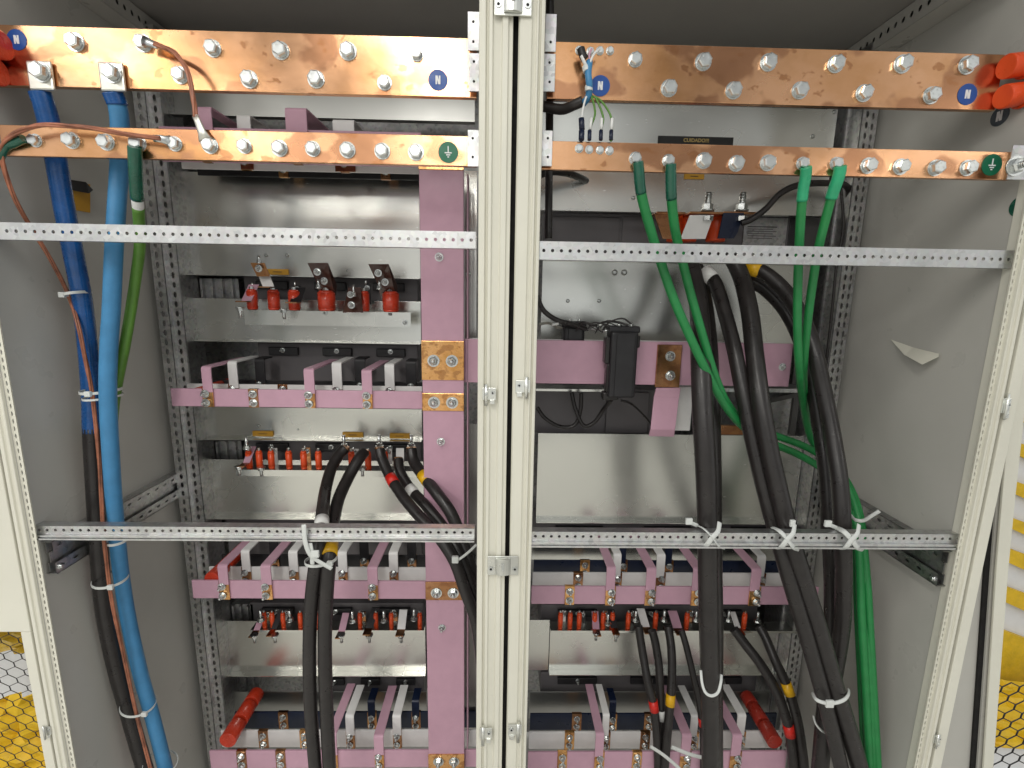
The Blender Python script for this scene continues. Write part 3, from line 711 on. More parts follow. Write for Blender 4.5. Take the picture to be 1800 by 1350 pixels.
bar_row([
    ('pink', 369, 838, [422, 491], [(583, 1290, 16), (665, 1294, 17)], 'pink sleeved bar along the bottom edge, left of the posts'),
    ('white', 388, 838, [460, 533], [(614, 1258, 15), (697, 1258, 15)], 'white sleeved bar near the bottom edge, left of the posts'),
    ('navy', 412, 838, [495], [(652, 1232, 13), (730, 1232, 13)], 'navy sleeved bar near the bottom edge, left of the posts')], (560, 1335), 30, '', 'L')
bar_row([
    ('pink', 934, 1438, [1002], [(1075, 997, 16), (1146, 999, 17), (1228, 999, 17), (1331, 1000, 17)], 'pink sleeved bar of the middle row, right of the posts'),
    ('white', 936, 1400, [1017], [(1086, 974, 14), (1163, 975, 15), (1340, 977, 15)], 'white sleeved bar of the middle row, right of the posts'),
    ('navy', 938, 1370, [1029], [(1096, 955, 12), (1177, 955, 13)], 'navy sleeved bar of the middle row, right of the posts')], (1150, 1047), 31, '', 'R')
bar_row([
    ('pink', 928, 1382, [989, 1121], [(1055, 1290, 15), (1208, 1292, 17), (1297, 1292, 17)], 'pink sleeved bar along the bottom edge, right of the posts'),
    ('white', 930, 1374, [1002, 1136], [(1066, 1256, 12), (1222, 1258, 13), (1305, 1256, 15)], 'white sleeved bar near the bottom edge, right of the posts'),
    ('navy', 932, 1366, [1015, 1143], [(1078, 1232, 12)], 'navy sleeved bar near the bottom edge, right of the posts')], (1150, 1337), 30, '', 'R')

# wide pink horizontal bar of the right cabinet
a, b = boxpx(808, 1391, 600, 676, YP + .002, .008, 1100); wb = thing('sleeved_busbar', 'widest pink bar, running level through the black current transformers', 'busbar', a)
MB().box(a, b).build('bar', 'pink', wb, bevel=.0015)
MB().box((a[0] + .01, YP + .03, a[2] + .004), (b[0] - .03, YP + .036, b[2] - .0)).build('rear_bar', 'white', wb, bevel=.001)
c0, c1 = boxpx(1154, 1197, 606, 681, YP - .004, .006); MB().box(c0, c1).build('joint_plate', 'brown', wb, bevel=.001)
for q in ((1178, 626), (1178, 660)): put(NUT[0], 'nut', P(q[0], q[1], YP - .004), wb, .8)
put(NUT[1], 'bolt', P(1375, 645, YP + .002), wb, .6)
# tall pink bar
YV = 0.262
a, b = boxpx(737, 813, 288, 1430, YV, .010, 776)
a = (xat(738, 400, YV), YV, 0.3); b = (xat(815, 400, YV), YV + .010, zat(776, 284, YV))
vb = thing('sleeved_busbar', 'tall vertical pink bar left of the centre posts', 'busbar', a)
MB().box(a, b).build('bar', 'pink', vb, bevel=.0015)
MB().box((b[0] + .006, YV + .02, .3), (b[0] + .009, YV + .06, b[2] - .02)).build('rear_bar', 'pink', vb, bevel=.001)
for (yt, yb, nn, mt) in ((286, 299, (), 'copper2'), (599, 668, (634,), 'copper2'), (691, 722, (707,), 'copper2'), (1022, 1054, (1041,), 'brown'), (1325, 1370, (1337,), 'copper2')):
    z1_ = zat(776, yt, YV); z0_ = zat(776, yb, YV)
    MB().box((a[0] - .001, YV - .003, z0_), (b[0] + .001, YV + .0005, z1_)).build('copper_joint', mt, vb, bevel=.0012)
    for y_ in nn:
        for k in (.28, .72):
            xx = a[0] + (b[0] - a[0]) * k; put(NUT[int(k > .5)], 'nut', (xx, YV - .003, zat(776, y_, YV)), vb, .95)
for q in ((772, 452), (775, 776), (777, 1103)): put(SMALL[1], 'screw', P(q[0], q[1], YV), vb, 1.0)

# red standoff insulators running to the rear
for (p0, p1, w, lb) in (((400, 1302, YP + .008), (447, 1225, YK + .03), 29, 'red tube insulator behind the lowest pink bar end on the left'),
                    ((372, 1018, YP + .008), (405, 985, YK), 26, 'red tube insulator behind the lower pink bar end on the left'),
                    ((340, 690, YP + .008), (372, 672, YK), 14, 'red tube insulator behind the upper pink bar end on the left'),
                    ((1362, 1305, YP + .008), (1322, 1230, YK + .03), 26, 'red tube insulator behind the lowest pink bar end on the right')):
    a_ = P(*p0); r_ = wr(*p0, w); q_ = Vector((a_.x, p1[2] + .04, a_.z))
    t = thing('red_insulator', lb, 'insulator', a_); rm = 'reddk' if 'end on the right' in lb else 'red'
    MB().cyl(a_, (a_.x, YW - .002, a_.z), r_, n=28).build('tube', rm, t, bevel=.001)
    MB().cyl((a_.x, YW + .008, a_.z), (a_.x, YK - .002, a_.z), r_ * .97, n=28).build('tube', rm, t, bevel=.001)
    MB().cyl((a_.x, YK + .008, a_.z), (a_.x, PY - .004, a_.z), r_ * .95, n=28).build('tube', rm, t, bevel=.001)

# ================================================================== TERMINAL ROWS
def stud(px, py, Y, parent, h=0.032, r=.0042, down=False):
    c = P(px, py, Y); s = -1 if down else 1; b = MB()
    b.cyl(c, (c.x, c.y, c.z + s * h), r, n=12); b.cyl((c.x, c.y, c.z + s * .001), (c.x, c.y, c.z + s * .008), r * 2.0, n=6, smooth=False)
    b.cyl((c.x, c.y, c.z - s * .0015), (c.x, c.y, c.z + s * .001), r * 2.6, n=18); return b.build('stud', 'steel', parent)
def tstrip(label, ins, yt, yb, Y, shelf, wpx=10, mat='orange', tabs=(), studs=(), dstuds=(), labels=(), cap=True):
    x0, x1, ys, ye = shelf; a, b = boxpx(x0, x1, ys, ye, Y - .012, .002); r = thing('terminal_row', label, 'terminal row', a)
    mb = MB().box(a, b); mb.box((a[0], Y - .0095, b[2] - .002), (b[0], Y + .03, b[2])); mb.build('shelf', 'plate', r)
    zb = b[2] + .0005
    for q in ins:
        x, w = (q, wpx) if not isinstance(q, tuple) else q
        xx = xat(x, (yt + yb) / 2, Y); rr2 = wr(x, yb, Y, w); zt = zb + (zat(x, yt, Y) - zat(x, yb, Y))
        bb = MB(); bb.cyl((xx, Y, zb), (xx, Y, zb + (zt - zb) * .1), rr2 * .85, rr2, n=20); bb.cyl((xx, Y, zb + (zt - zb) * .1), (xx, Y, zt - (zt - zb) * .12), rr2, n=20); bb.cyl((xx, Y, zt - (zt - zb) * .12), (xx, Y, zt), rr2, rr2 * .7, n=20)
        io = bb.build('insulator', mat, r)
        if cap: MB().cyl((xx, Y, zt - .0002), (xx, Y, zt + .007), rr2 * .42, n=6, smooth=False).build('cap_screw', 'steel', r)
        MB().cyl((xx, Y - .002, zb - .009), (xx, Y - .002, zb - .0022), rr2 * .6, n=6, smooth=False).build('base_nut', 'steel', r)
    for q in tabs:   # (x, ytop, ybot, w, mat, dx)
        x, t0, b0, w, mt, dx = q; Yt = Y - .022
        p = [P(x + dx - w / 2, t0, Yt + .04), P(x + dx + w / 2, t0, Yt + .04), P(x + w / 2, b0, Yt - .004), P(x - w / 2, b0, Yt - .004)]
        MB().prism(p, (0, .003, 0)).build('link_tab', mt, r, bevel=.0006)
        MB().box((p[3].x, Yt - .03, p[3].z - .001), (p[2].x, Yt - .002, p[3].z + .002)).build('tab_foot', 'brown', r)
    for q in ins[::2]:
        x = q[0] if isinstance(q, tuple) else q
        c = P(x + 6, (yt + yb) / 2 - 6, Y + .04); h = random.uniform(.018, .03); w = random.uniform(.006, .011); mt = random.choice(['black', 'brown', 'pink', 'white', 'black'])
        MB().box((c.x - w, c.y, c.z - h), (c.x + w, c.y + .003, c.z + h)).build('rear_link', mt, r, bevel=.0006)
        put(SMALL[0], 'nut', (c.x, c.y, c.z + h * .6), r, .7)
        MB().cyl((c.x, c.y - .012, c.z + h * .9), (c.x, c.y - .012, c.z + h * .9 + .012), .003, n=8).build('stud', 'steel', r)
    for x, y in studs: stud(x, y, Y - .02, r)
    for x, y in dstuds: stud(x, y, Y - .045, r, .024, .0042, True)
    return r
t1 = tstrip('red insulators with copper lugs on a galvanised shelf, topmost terminals on the left', [(443, 18), (481, 20), (517, 20), (574, 30), (640, 18), (687, 29)], 505, 541, 0.395, (430, 722, 547, 573), mat='red',
       tabs=((432, 500, 530, 18, 'pink', 14), (472, 470, 505, 20, 'white', -14), (519, 505, 532, 20, 'black', 8)), dstuds=((422, 541), (499, 544)))
for (x, y, s) in ((568, 462, 1), (675, 464, 1)):
    p = [P(x - 28, y, .345), P(x + 8, y, .345), P(x + 24, y + 40, .40), P(x + 22, y + 60, .40), P(x - 6, y + 62, .40), P(x - 12, y + 34, .38)]
    MB().prism(p, (0, .004, 0)).build('clear_cover', 'cover', t1, bevel=.001)
    put(SMALL[0], 'nut', P(x - 10, y + 16, .34), t1, .9); put(SMALL[1], 'nut', P(x + 2, y + 32, .36), t1, .9)
    stud(x - 8, y + 44, .35, t1, .022, .003)
p = [P(602, 550, .345), P(638, 550, .345), P(634, 505, .38), P(612, 505, .38)]
MB().prism(p, (0, .004, 0)).build('clear_cover', 'cover', t1, bevel=.001); put(SMALL[0], 'nut', P(618, 536, .34), t1, .9); put(SMALL[1], 'nut', P(616, 518, .35), t1, .8); stud(622, 520, .35, t1, .028, .003)
p = [P(440, 462, .36), P(464, 462, .36), P(474, 486, .375), P(452, 486, .375)]
MB().prism(p, (0, .004, 0)).build('lug_plate', 'brown', t1); put(SMALL[0], 'nut', P(455, 472, .36), t1, .9); stud(456, 462, .36, t1, .018, .003)
put(NUT[0], 'bolt', P(712, 567, .383), t1, .5)

t2 = tstrip('row of orange insulators where five black cables end, left of the tall pink bar', [438, 456, 477, 508, 534, 560, 618, 647, 677], 793, 824, 0.40, (415, 740, 827, 838), 11,
       tabs=((432, 785, 815, 12, 'pink', 12), (703, 788, 812, 14, 'white', 0)), studs=((434, 788), (605, 785), (667, 784), (723, 784)), dstuds=((420, 820), (459, 822), (637, 822), (697, 818)))
t3 = tstrip('row of orange insulators under the lower left pink bar', [465, 479, 498, 528, 560, 579, 633, 661, 688, 738], 1080, 1106, 0.40, (440, 745, 1108, 1112), 8,
       tabs=((450, 1080, 1110, 11, 'pink', 12), (480, 1070, 1108, 10, 'black', 16), (600, 1078, 1112, 12, 'pink', 8), (648, 1068, 1106, 13, 'black', 12), (705, 1072, 1108, 14, 'white', 4)),
       studs=((459, 1090), (510, 1090), (620, 1092), (675, 1091), (728, 1088)), dstuds=((447, 1116), (483, 1116), (600, 1116), (649, 1116), (705, 1116)))
t4 = tstrip('row of orange insulators on a shelf right of the posts, above small black cables', [985, 1002, 1018, 1045, 1060, 1076, 1104, 1152, 1207, 1308], 1080, 1107, 0.40, (968, 1420, 1109, 1113), 8.5,
       tabs=((1048, 1075, 1108, 12, 'pink', -2), (1080, 1072, 1106, 12, 'black', -6), (1136, 1070, 1104, 14, 'white', -10), (1192, 1074, 1106, 16, 'pink', -10), (1298, 1076, 1106, 10, 'white', -10)),
       studs=((1068, 1096), (1117, 1090), (1167, 1090), (1223, 1090), (1280, 1090), (1331, 1092)), dstuds=((1048, 1112), (1083, 1114)))
# upper right heavy terminals
r5 = thing('terminal_row', 'heavy studs on copper lugs with red insulators, above the upper right rail', 'terminal row', P(1240, 400, .38))
for i, (x, w) in enumerate(((1205, 40), (1253, 46), (1180, 36))):
    c = P(x + 6, 400, .42); MB().cyl((c.x, c.y, zat(x, 425, .42)), (c.x, c.y, zat(x, 377, .42)), wr(x, 400, .42, w) * .7, n=28).build('insulator', 'orange', r5, bevel=.002)
for x, w in ((1180, 50), (1243, 60), (1303, 60)):
    a_, b_ = boxpx(x - w / 2, x + w / 2, 372, 376, .36, .06); MB().box(a_, b_).build('lug_plate', 'brown', r5, bevel=.001)
for x in (1243, 1303):
    c = P(x, 372, .375); b = MB(); b.cyl(c, (c.x, c.y, c.z + .046), .0075, n=16); b.cyl((c.x, c.y, c.z + .004), (c.x, c.y, c.z + .018), .0135, n=6, smooth=False); b.cyl((c.x, c.y, c.z + .0005), (c.x, c.y, c.z + .004), .017, n=20)
    for k in range(7): b.cyl((c.x, c.y, c.z + .02 + k * .0036), (c.x, c.y, c.z + .0215 + k * .0036), .0082, n=16)
    b.cyl((c.x, .362, c.z - .022), (c.x, .375, c.z - .022), .001, n=6)
    b.build('stud', 'steel', r5)
    c2 = P(x + 1, 384, .352); MB().cyl((c2.x, c2.y, c2.z - .006), (c2.x, c2.y, c2.z + .005), .013, n=6, smooth=False).build('nut', 'steel', r5)
px_strip('lug_sleeve', 'white', [(1213, 378), (1255, 378), (1240, 420), (1196, 420)], .355, .004, parent=r5, bevel=.0006)
px_strip('lug_sleeve', 'navy', [(1272, 374), (1308, 374), (1297, 408), (1290, 419), (1262, 419)], .355, .004, parent=r5)
px_strip('lug_sleeve', 'brown', [(1150, 376), (1185, 376), (1200, 420), (1165, 420)], .365, .004, parent=r5)
# yellow labels
for (x0, x1, yt, yb, Y, lb) in ((468, 507, 473, 483, PY - .003, 'small yellow label above the first red terminals'), (444, 480, 758, 767, PY - .004, 'yellow label above the leftmost orange insulators'), (602, 638, 760, 769, PY - .004, 'yellow label above the middle of the cable terminals'), (685, 720, 762, 771, PY - .004, 'yellow label above the yellow banded cable'), (1203, 1238, 305, 315, PY - .003, 'yellow label under the right narrow copper bar')):
    a_, b_ = boxpx(x0, x1, yt, yb, Y, .001); o = MB().box(a_, b_).build('label_plate', 'ylab'); tag(o, lb, 'label')
    mz = (a_[2] + b_[2]) / 2; w = b_[0] - a_[0]
    MB().box((a_[0] + w * .3, Y - .0004, mz - .0009), (b_[0] - w * .3, Y - .0001, mz + .0009)).build('print', 'inkb', o)
# black CUIDADO label
a_, b_ = boxpx(1157, 1289, 240, 256, PY - .003, .001); o = MB().box(a_, b_).build('warning_label', 'inkb'); tag(o, 'black warning label reading CUIDADO above the narrow copper bar', 'label')
fc = bpy.data.curves.new('lettering', 'FONT'); fc.body = 'CUIDADO!!!'; fc.align_x = 'CENTER'; fc.align_y = 'CENTER'; fc.size = .0125; fc.extrude = .0002; fc.offset = .0003; fc.materials.append(M['inky'])
fo = bpy.data.objects.new('lettering', fc); COL.objects.link(fo); fo.parent = o; cc = P(1224, 247, PY - .0045)
bpy.context.view_layer.update(); fm = bpy.data.meshes.new_from_object(fo); bpy.data.objects.remove(fo)
fo = bpy.data.objects.new('lettering', fm); COL.objects.link(fo); fo.parent = o; fo.rotation_euler = (PI / 2, 0, 0); fo.location = cc
# ================================================================== EQUIPMENT, RIGHT CABINET
a_, b_ = boxpx(955, 1442, 378, 458, .50, .08, 1200); r = thing('control_unit', 'dark grey control unit behind the upper right rail, with a printed panel', 'control unit', a_)
MB().box(a_, b_).build('housing', 'grayd', r, bevel=.002)
for x0, x1, yt, yb, mt in ((957, 1088, 381, 455, 'grayd'), (1093, 1165, 381, 455, 'grayd'), (1306, 1382, 382, 455, 'galvd'), (1386, 1408, 382, 455, 'black'), (1412, 1436, 382, 455, 'dark')):
    c0, c1 = boxpx(x0, x1, yt, yb, .496, .0035); MB().box(c0, c1).build('front_cover', mt, r, bevel=.0015)
for k in range(6):
    c0, c1 = boxpx(1314, 1366 - (k * 7) % 13, 398 + k * 4, 399.6 + k * 4, .4955, .0006); MB().box(c0, c1).build('print', 'grayd' if k else 'black', r)
# lower equipment recess (680-765)
a_, b_ = boxpx(940, 1200, 684, 762, .50, .06); r = thing('control_unit', 'dark grey equipment with looping wires under the widest pink bar', 'control unit', a_)
MB().box(a_, b_).build('housing', 'grayd', r, bevel=.002)
c0, c1 = boxpx(1066, 1140, 690, 762, .488, .0115); MB().box(c0, c1).build('front_cover', 'grayd', r, bevel=.002)
c0, c1 = boxpx(942, 1065, 684, 688, .43, .0695); MB().box(c0, c1).build('top_rail', 'plate', r)
a_, b_ = boxpx(1186, 1216, 680, 757, .31, .004); tag(MB().box(a_, b_).build('grey_busbar', 'white', bevel=.001), 'pale grey flat bar hanging beside the pink offset strap', 'busbar')
a_, b_ = boxpx(1262, 1440, 683, 690, .36, .08); r = thing('support_frame', 'grey angled bracket frame below the right end of the widest pink bar', 'bracket', a_)
MB().box(a_, b_).build('top_plate', 'galvm', r, bevel=.001)
for q in ((1264, 1270), (1392, 1402)):
    c0, c1 = boxpx(q[0], q[1], 692, 765, .40, .01); MB().box(c0, c1).build('leg_plate', 'dark', r)
px_strip('diagonal', 'dark', [(1300, 712), (1402, 690), (1402, 698), (1300, 720)], .38, .006, parent=r)
c0, c1 = boxpx(1330, 1392, 700, 765, .45, .003); MB().box(c0, c1).build('rear_plate', 'galvd', r)
c0, c1 = boxpx(1258, 1310, 748, 764, .34, .01); MB().box(c0, c1).build('copper_foot', 'brown', r)
# current transformers
def ctrafo(x0, x1, yt, yb, Y, label):
    a_, b_ = boxpx(x0, x1, yt, yb, Y, .055); r = thing('current_transformer', label, 'current transformer', a_)
    MB().box(a_, b_).build('body', 'black', r, bevel=.006, seg=3)
    w = b_[0] - a_[0]; MB().box((a_[0] + w * .2, Y - .0025, a_[2] + .004), (b_[0] - w * .12, Y + .001, b_[2] - .004)).build('front_rib', 'black', r, bevel=.002)
    MB().box((a_[0] - .004, Y + .01, b_[2] - .004), (b_[0] + .006, Y + .05, b_[2] + .012)).build('terminal_head', 'black', r, bevel=.004)
    for k in (.3, .75): MB().cyl((a_[0] + w * k, Y + .012, b_[2] + .011), (a_[0] + w * k, Y + .012, b_[2] + .018), .004, n=10).build('terminal_screw', 'steel', r)
    return r
CTM = ctrafo(1072, 1120, 583, 700, .225, 'tall black current transformer clamped round the widest pink bar')
ctrafo(991, 1028, 574, 606, .30, 'short black current transformer behind the widest pink bar near the post')
o = MB().prism([P(x, y, .24) for x, y in ((1068, 605), (1078, 585), (1078, 700), (1066, 698), (1070, 650))], (0, .03, 0)).build('insulation_wrap', 'cable', bevel=.002); tag(o, 'loose black wrap on the left side of the tall current transformer', 'insulation')
for k in range(9):
    x0 = 1000 + random.uniform(-15, 60); y0 = 566 + random.uniform(0, 14)
    MB().tube(path([(x0, y0 + 8, .27), (x0 + 10, y0 - random.uniform(2, 8), .25), (x0 + 28, y0 + random.uniform(-4, 6), .245), (x0 + 44, y0 + 10, .25)], 5), .0013, n=6).build('wire', 'cable', CTM)
for px, py in ((1050, 572), (1060, 582), (970, 571), (1040, 578)):
    c = P(px, py, .25); MB().cyl(c, c + Vector((.016, 0, .003)), .003, n=10).build('ferrule', 'bandw' if px == 970 else 'steel', CTM)
for k, (x0, y0, x1, y1) in enumerate(((1064, 592, 1074, 640), (1066, 640, 1072, 690), (1116, 590, 1126, 612), (1060, 690, 1088, 704))):
    a_, b_ = boxpx(x0, x1, y0, y1, .235 + k * .002, .03); MB().box(a_, b_).build('wrap_fold', 'cable', CTM, bevel=.004)
# pink offset strap
r = thing('offset_strap', 'pink offset strap dropping from the bare joint of the widest bar', 'strap', P(1170, 700, .27))
MB().prism([P(x, y, .272) for x, y in ((1154, 682), (1197, 682), (1194, 700), (1150, 698))], (0, .006, 0)).build('upper_bend', 'pink', r, bevel=.0015)
MB().prism([P(1150, 697, .272), P(1194, 699, .272), P(1187, 756, .25), P(1144, 755, .25)], (0, .006, 0)).build('drop', 'pink', r, bevel=.0015)
MB().prism([P(1144, 754.5, .25), P(1187, 755.5, .25), P(1185, 768, .26), P(1141, 767, .26)], (0, .006, 0)).build('lower_bend', 'pink', r, bevel=.0015)

# ================================================================== CABLES
def seg_tube(pl, r, i0, i1, mat, name, parent, grow=1.0, n=16, taper=None):
    pts = pl[i0:i1 + 1]
    rs = [r * grow * (1 + 0.0 * k) for k in range(len(pts))]
    if taper: rs = [q * (taper[0] + (taper[1] - taper[0]) * k / max(1, len(pts) - 1)) for k, q in enumerate(rs)]
    return MB().tube(pts, rs, n=n).build(name, mat, parent)
def near(pl, px, py):
    def pr(p):
        d = p - CAM; z = d.dot(AZ); return (900 + F_PX * d.dot(AX) / z - px) ** 2 + (675 + F_PX * d.dot(AY) / z - py) ** 2
    return min(range(len(pl)), key=lambda i: pr(pl[i]))
def offax(pts, i):
    a = pts[max(i - 1, 0)]; b = pts[min(i + 1, len(pts) - 1)]; dx, dy = b[0] - a[0], b[1] - a[1]; L = math.hypot(dx, dy) or 1
    q = ((pts[i][0] - 900) * dy - (pts[i][1] - 675) * dx) / L
    return F_PX / math.hypot(F_PX, q)
def cable(label, pts, w, mat, bands=(), shrink=None, cat='cable', lugs=(), name='cable', w_at=0, n=16, wob=0.0, k=10, rmul=1.0):
    pl = path(pts, k); 
    if wob:
        for i in range(1, len(pl) - 1): pl[i] = pl[i] + Vector((random.uniform(-wob, wob), random.uniform(-wob, wob), 0))
    r = wr(pts[w_at][0], pts[w_at][1], pts[w_at][2], w) * rmul * offax(pts, w_at)
    root = thing(name, label, cat, pl[0])
    if shrink:
        cut = [0]; mats = []
        for (x, y, mt, g) in shrink: cut.append(near(pl, x, y)); mats.append((mt, g))
        for j, (mt, g) in enumerate(mats):
            if cut[j + 1] > cut[j]: seg_tube(pl, r, cut[j], cut[j + 1], mt, 'heat_shrink', root, g)
        st = max(0, cut[-1] - 1)
    else: st = 0
    seg_tube(pl, r, st, len(pl) - 1, mat, 'sheath', root, n=n)
    for (x, y, mt) in bands:
        i = near(pl, x, y); i = max(1, min(len(pl) - 2, i)); d = (pl[i + 1] - pl[i - 1]).normalized(); c = pl[i]; h = r * 1.0 if w > 18 else r * 1.3
        MB().cyl(c - d * h, c + d * h, r * 1.07, n=n + 4).build('marker_band', mt, root)
    return root, pl, r
# left: dark blue + black
c1, pl1, r1 = cable('thick dark blue taped cable turning black lower down, leftmost under the copper bars',
    [(70, 162, .074), (78, 185, .078), (88, 225, .085), (100, 290, .09), (114, 370, .10), (130, 450, .11), (145, 530, .125), (154, 610, .128), (160, 690, .12), (162, 760, .115), (167, 850, .11), (173, 950, .105), (182, 1060, .105), (201, 1160, .115), (228, 1260, .125), (260, 1370, .13)],
    42, 'cable', shrink=((163, 762, 'blue', 1.0),), w_at=3)
MB().box(*boxpx(47, 91, 106, 158, YN - .008, .006)).build('cable_lug', 'lug', c1, bevel=.003)
c2, pl2, r2 = cable('thick light blue cable bolted to the wide copper bar',
    [(198, 163, .074), (207, 188, .080), (211, 225, .085), (210, 290, .09), (205, 370, .085), (200, 450, .08), (196, 540, .08), (191, 620, .08), (190, 700, .08), (195, 800, .085), (202, 900, .10), (212, 1000, .12), (226, 1090, .13), (246, 1180, .13), (268, 1260, .13), (296, 1370, .13)],
    37, 'sky', shrink=((208, 184, 'blue', 1.1),), w_at=3)
MB().box(*boxpx(173, 217, 108, 160, YN - .008, .006)).build('cable_lug', 'lug', c2, bevel=.003)
c3, pl3, r3 = cable('green cable with a dark green taped end, left of the rear upright',
    [(237, 258, .012), (238, 285, .02), (240, 330, .04), (244, 380, .07), (246, 430, .10), (240, 480, .12), (231, 540, .12), (219, 610, .11), (207, 670, .12), (200, 720, .16), (195, 800, .2)], 23, 'grn2', shrink=((241, 352, 'dgrn', 1.12), (243, 372, 'bandw', .97)), w_at=3)
# bare copper earth wires: three twisted strands each
def strand(label, pts, w):
    pl = path(pts, 10); r = wr(*pts[len(pts) // 2], w) * offax(pts, len(pts) // 2); root = thing('bare_copper_wire', label, 'wire', pl[0]); b = MB()
    for s in range(3):
        q = []
        for i, p in enumerate(pl):
            t = i * 0.11 + s * 2.094; d = (pl[min(i + 1, len(pl) - 1)] - pl[max(i - 1, 0)]).normalized(); u = d.cross(Vector((0, 1, 0))).normalized(); v = d.cross(u)
            q.append(p + (u * math.cos(t) + v * math.sin(t)) * r * .42)
        b.tube(q, r * .52, n=8)
    b.build('strands', 'strand', root); return root, pl, r
w1, plw, rw = strand('long bare copper wire running from the narrow bar down along the blue cables',
    [(282, 243, .008), (250, 240, .006), (200, 232, .004), (150, 224, .002), (100, 220, .002), (60, 222, .004), (25, 236, .01), (4, 258, .02), (6, 290, .03), (24, 345, .04), (55, 400, .07), (92, 462, .10), (118, 512, .12), (138, 575, .10), (152, 640, .096), (163, 700, .09), (172, 780, .085), (178, 870, .082), (184, 960, .08), (194, 1040, .082), (210, 1120, .088), (228, 1200, .095), (248, 1290, .10), (270, 1370, .10)], 10)
MB().tube([P(270, 243, .010), P(283, 244, .012), P(290, 246, .016), P(300, 248, .02)], [.006, .0065, .007, .010], n=12, flat=.5).build('crimp_lug', 'steel', w1)
w2, plj, rj = strand('short bare copper jumper between the wide and narrow copper bars', [(272, 78, .046), (286, 82, .042), (308, 94, .036), (326, 118, .03), (336, 150, .025), (341, 182, .022), (344, 206, .02)], 10)
MB().tube([P(252, 72, .052), P(262, 75, .05), P(272, 79, .047), P(277, 80, .046)], [.009, .0065, .006, .006], n=12, flat=.5).build('crimp_lug', 'steel', w2)
MB().tube([P(343, 203, .02), P(348, 215, .02), P(355, 232, .02), P(361, 246, .02)], [.0055, .006, .0075, .012], n=12, flat=.5).build('crimp_lug', 'lug', w2)
g0, _, _ = cable('short dark green taped cable tail at the left end of the narrow bar', [(42, 244, .02), (25, 252, .022), (8, 262, .026), (-14, 300, .03)], 20, 'dgrn')

# ties
def tie(label, px, py, Y, ax_px, wpx, half_d, wband=0.0055, head=None, tilt=0.0):
    """band round a bundle: ax_px = image angle of the bundle from vertical (rad)"""
    half_w = wr(px, py, Y, wpx) * F_PX / math.hypot(F_PX, px - 900)
    c = P(px, py, Y); d = Vector((math.sin(ax_px), 0, -math.cos(ax_px))); u = Vector((math.cos(ax_px), 0, math.sin(ax_px))); w = Vector((0, 1, 0))
    r = thing('cable_tie', label, 'cable tie', c); b = MB(); n = 32; vs = []; th = .0013
    for i in range(n):
        t = 2 * PI * i / n
        for (k, e) in ((0, -1), (0, 1), (th, 1), (th, -1)):
            vs.append(c + u * math.cos(t) * (half_w + k) + w * math.sin(t) * (half_d + k) + d * e * wband / 2)
    fs = []
    for i in range(n):
        j = (i + 1) % n
        for k in range(4): fs.append((i * 4 + k, i * 4 + (k + 1) % 4, j * 4 + (k + 1) % 4, j * 4 + k))
    b.add(vs, fs, False); b.build('band', 'tie', r)
    if head is not None:
        q = c + u * head * half_w - w * half_d * math.sqrt(max(0, 1 - head * head)) - w * .003
        hb = MB(); hb.box((q.x - .006, q.y - .004, q.z - .0055), (q.x + .006, q.y + .003, q.z + .0055)); hb.build('buckle', 'tie', r, bevel=.0015)
    return r
tie('nylon tie round the dark blue cable and copper wire', 137, 516, .118, .2, 42, .027, head=-.75)
tie('nylon tie binding both blue cables beside the copper wire', 178, 686, .105, 0.03, 72, .038, head=.2)
tie('second nylon tie just under the one binding both blue cables', 181, 697, .105, 0.03, 64, .038, .004)
tie('nylon tie round the black and light blue cables under the low rail', 194, 1018, .105, -.08, 64, .034, head=.7)
tie('nylon tie round the black and light blue cables near the bottom left', 243, 1238, .122, -.22, 66, .034, head=.85)
tie('nylon tie at the bottom edge of the light blue cable', 282, 1342, .130, -.25, 64, .034, head=.85)
tie('translucent nylon tie on the light blue cable at the low rail', 206, 950, .105, -.05, 36, .021)

# left-middle black cables from terminal row two
K = [
 ('black cable with a white band, leftmost of the cables leaving the middle terminals', [(606, 789, .365), (596, 800, .35), (582, 825, .31), (572, 862, .24), (567, 900, .14), (564, 935, .075), (556, 985, .045), (549, 1040, .045), (545, 1100, .05), (544, 1180, .05), (547, 1260, .05), (556, 1370, .05)], 24, ((567, 919, 'bandw'),)),
 ('black cable with a yellow band tied beside the white banded one', [(640, 795, .365), (630, 808, .34), (612, 840, .30), (596, 875, .24), (586, 915, .16), (582, 950, .09), (579, 980, .05), (574, 1040, .045), (571, 1110, .05), (572, 1190, .05), (575, 1270, .05), (580, 1370, .05)], 24, ((578, 966, 'bandy'),)),
 ('black cable with a red band crossing in front of the tall pink bar', [(667, 790, .35), (672, 808, .335), (686, 838, .30), (706, 870, .25), (735, 905, .20), (768, 940, .16), (798, 985, .13), (818, 1040, .12), (838, 1100, .12), (850, 1200, .12)], 21, ((688, 843, 'bandr'),)),
 ('black cable with a white band next to the red banded one', [(700, 808, .36), (704, 830, .335), (722, 860, .30), (748, 888, .25), (778, 925, .21), (803, 965, .17), (822, 1010, .15), (840, 1070, .15), (850, 1150, .15)], 20, ((727, 862, 'bandw'),)),
 ('black cable with a yellow band crossing the tall pink bar highest', [(723, 790, .35), (728, 812, .33), (747, 840, .28), (770, 870, .235), (793, 903, .21), (812, 950, .19), (828, 1000, .17), (845, 1060, .17)], 22, ((746, 840, 'bandy'),))]
for lb, pts, w, bd in K:
    rr_, pl, r = cable(lb, pts, w, 'cable', bands=bd, w_at=4)
    MB().tube([pl[0] + Vector((0, 0, .006)), pl[0], pl[4]], [r * .9, r * .95, r * .9], n=12, flat=.6).build('cable_lug', 'brown', rr_)
tie('nylon tie round the pair of black cables left of the posts', 564, 984, .047, .1, 58, .024, .006, head=.8)
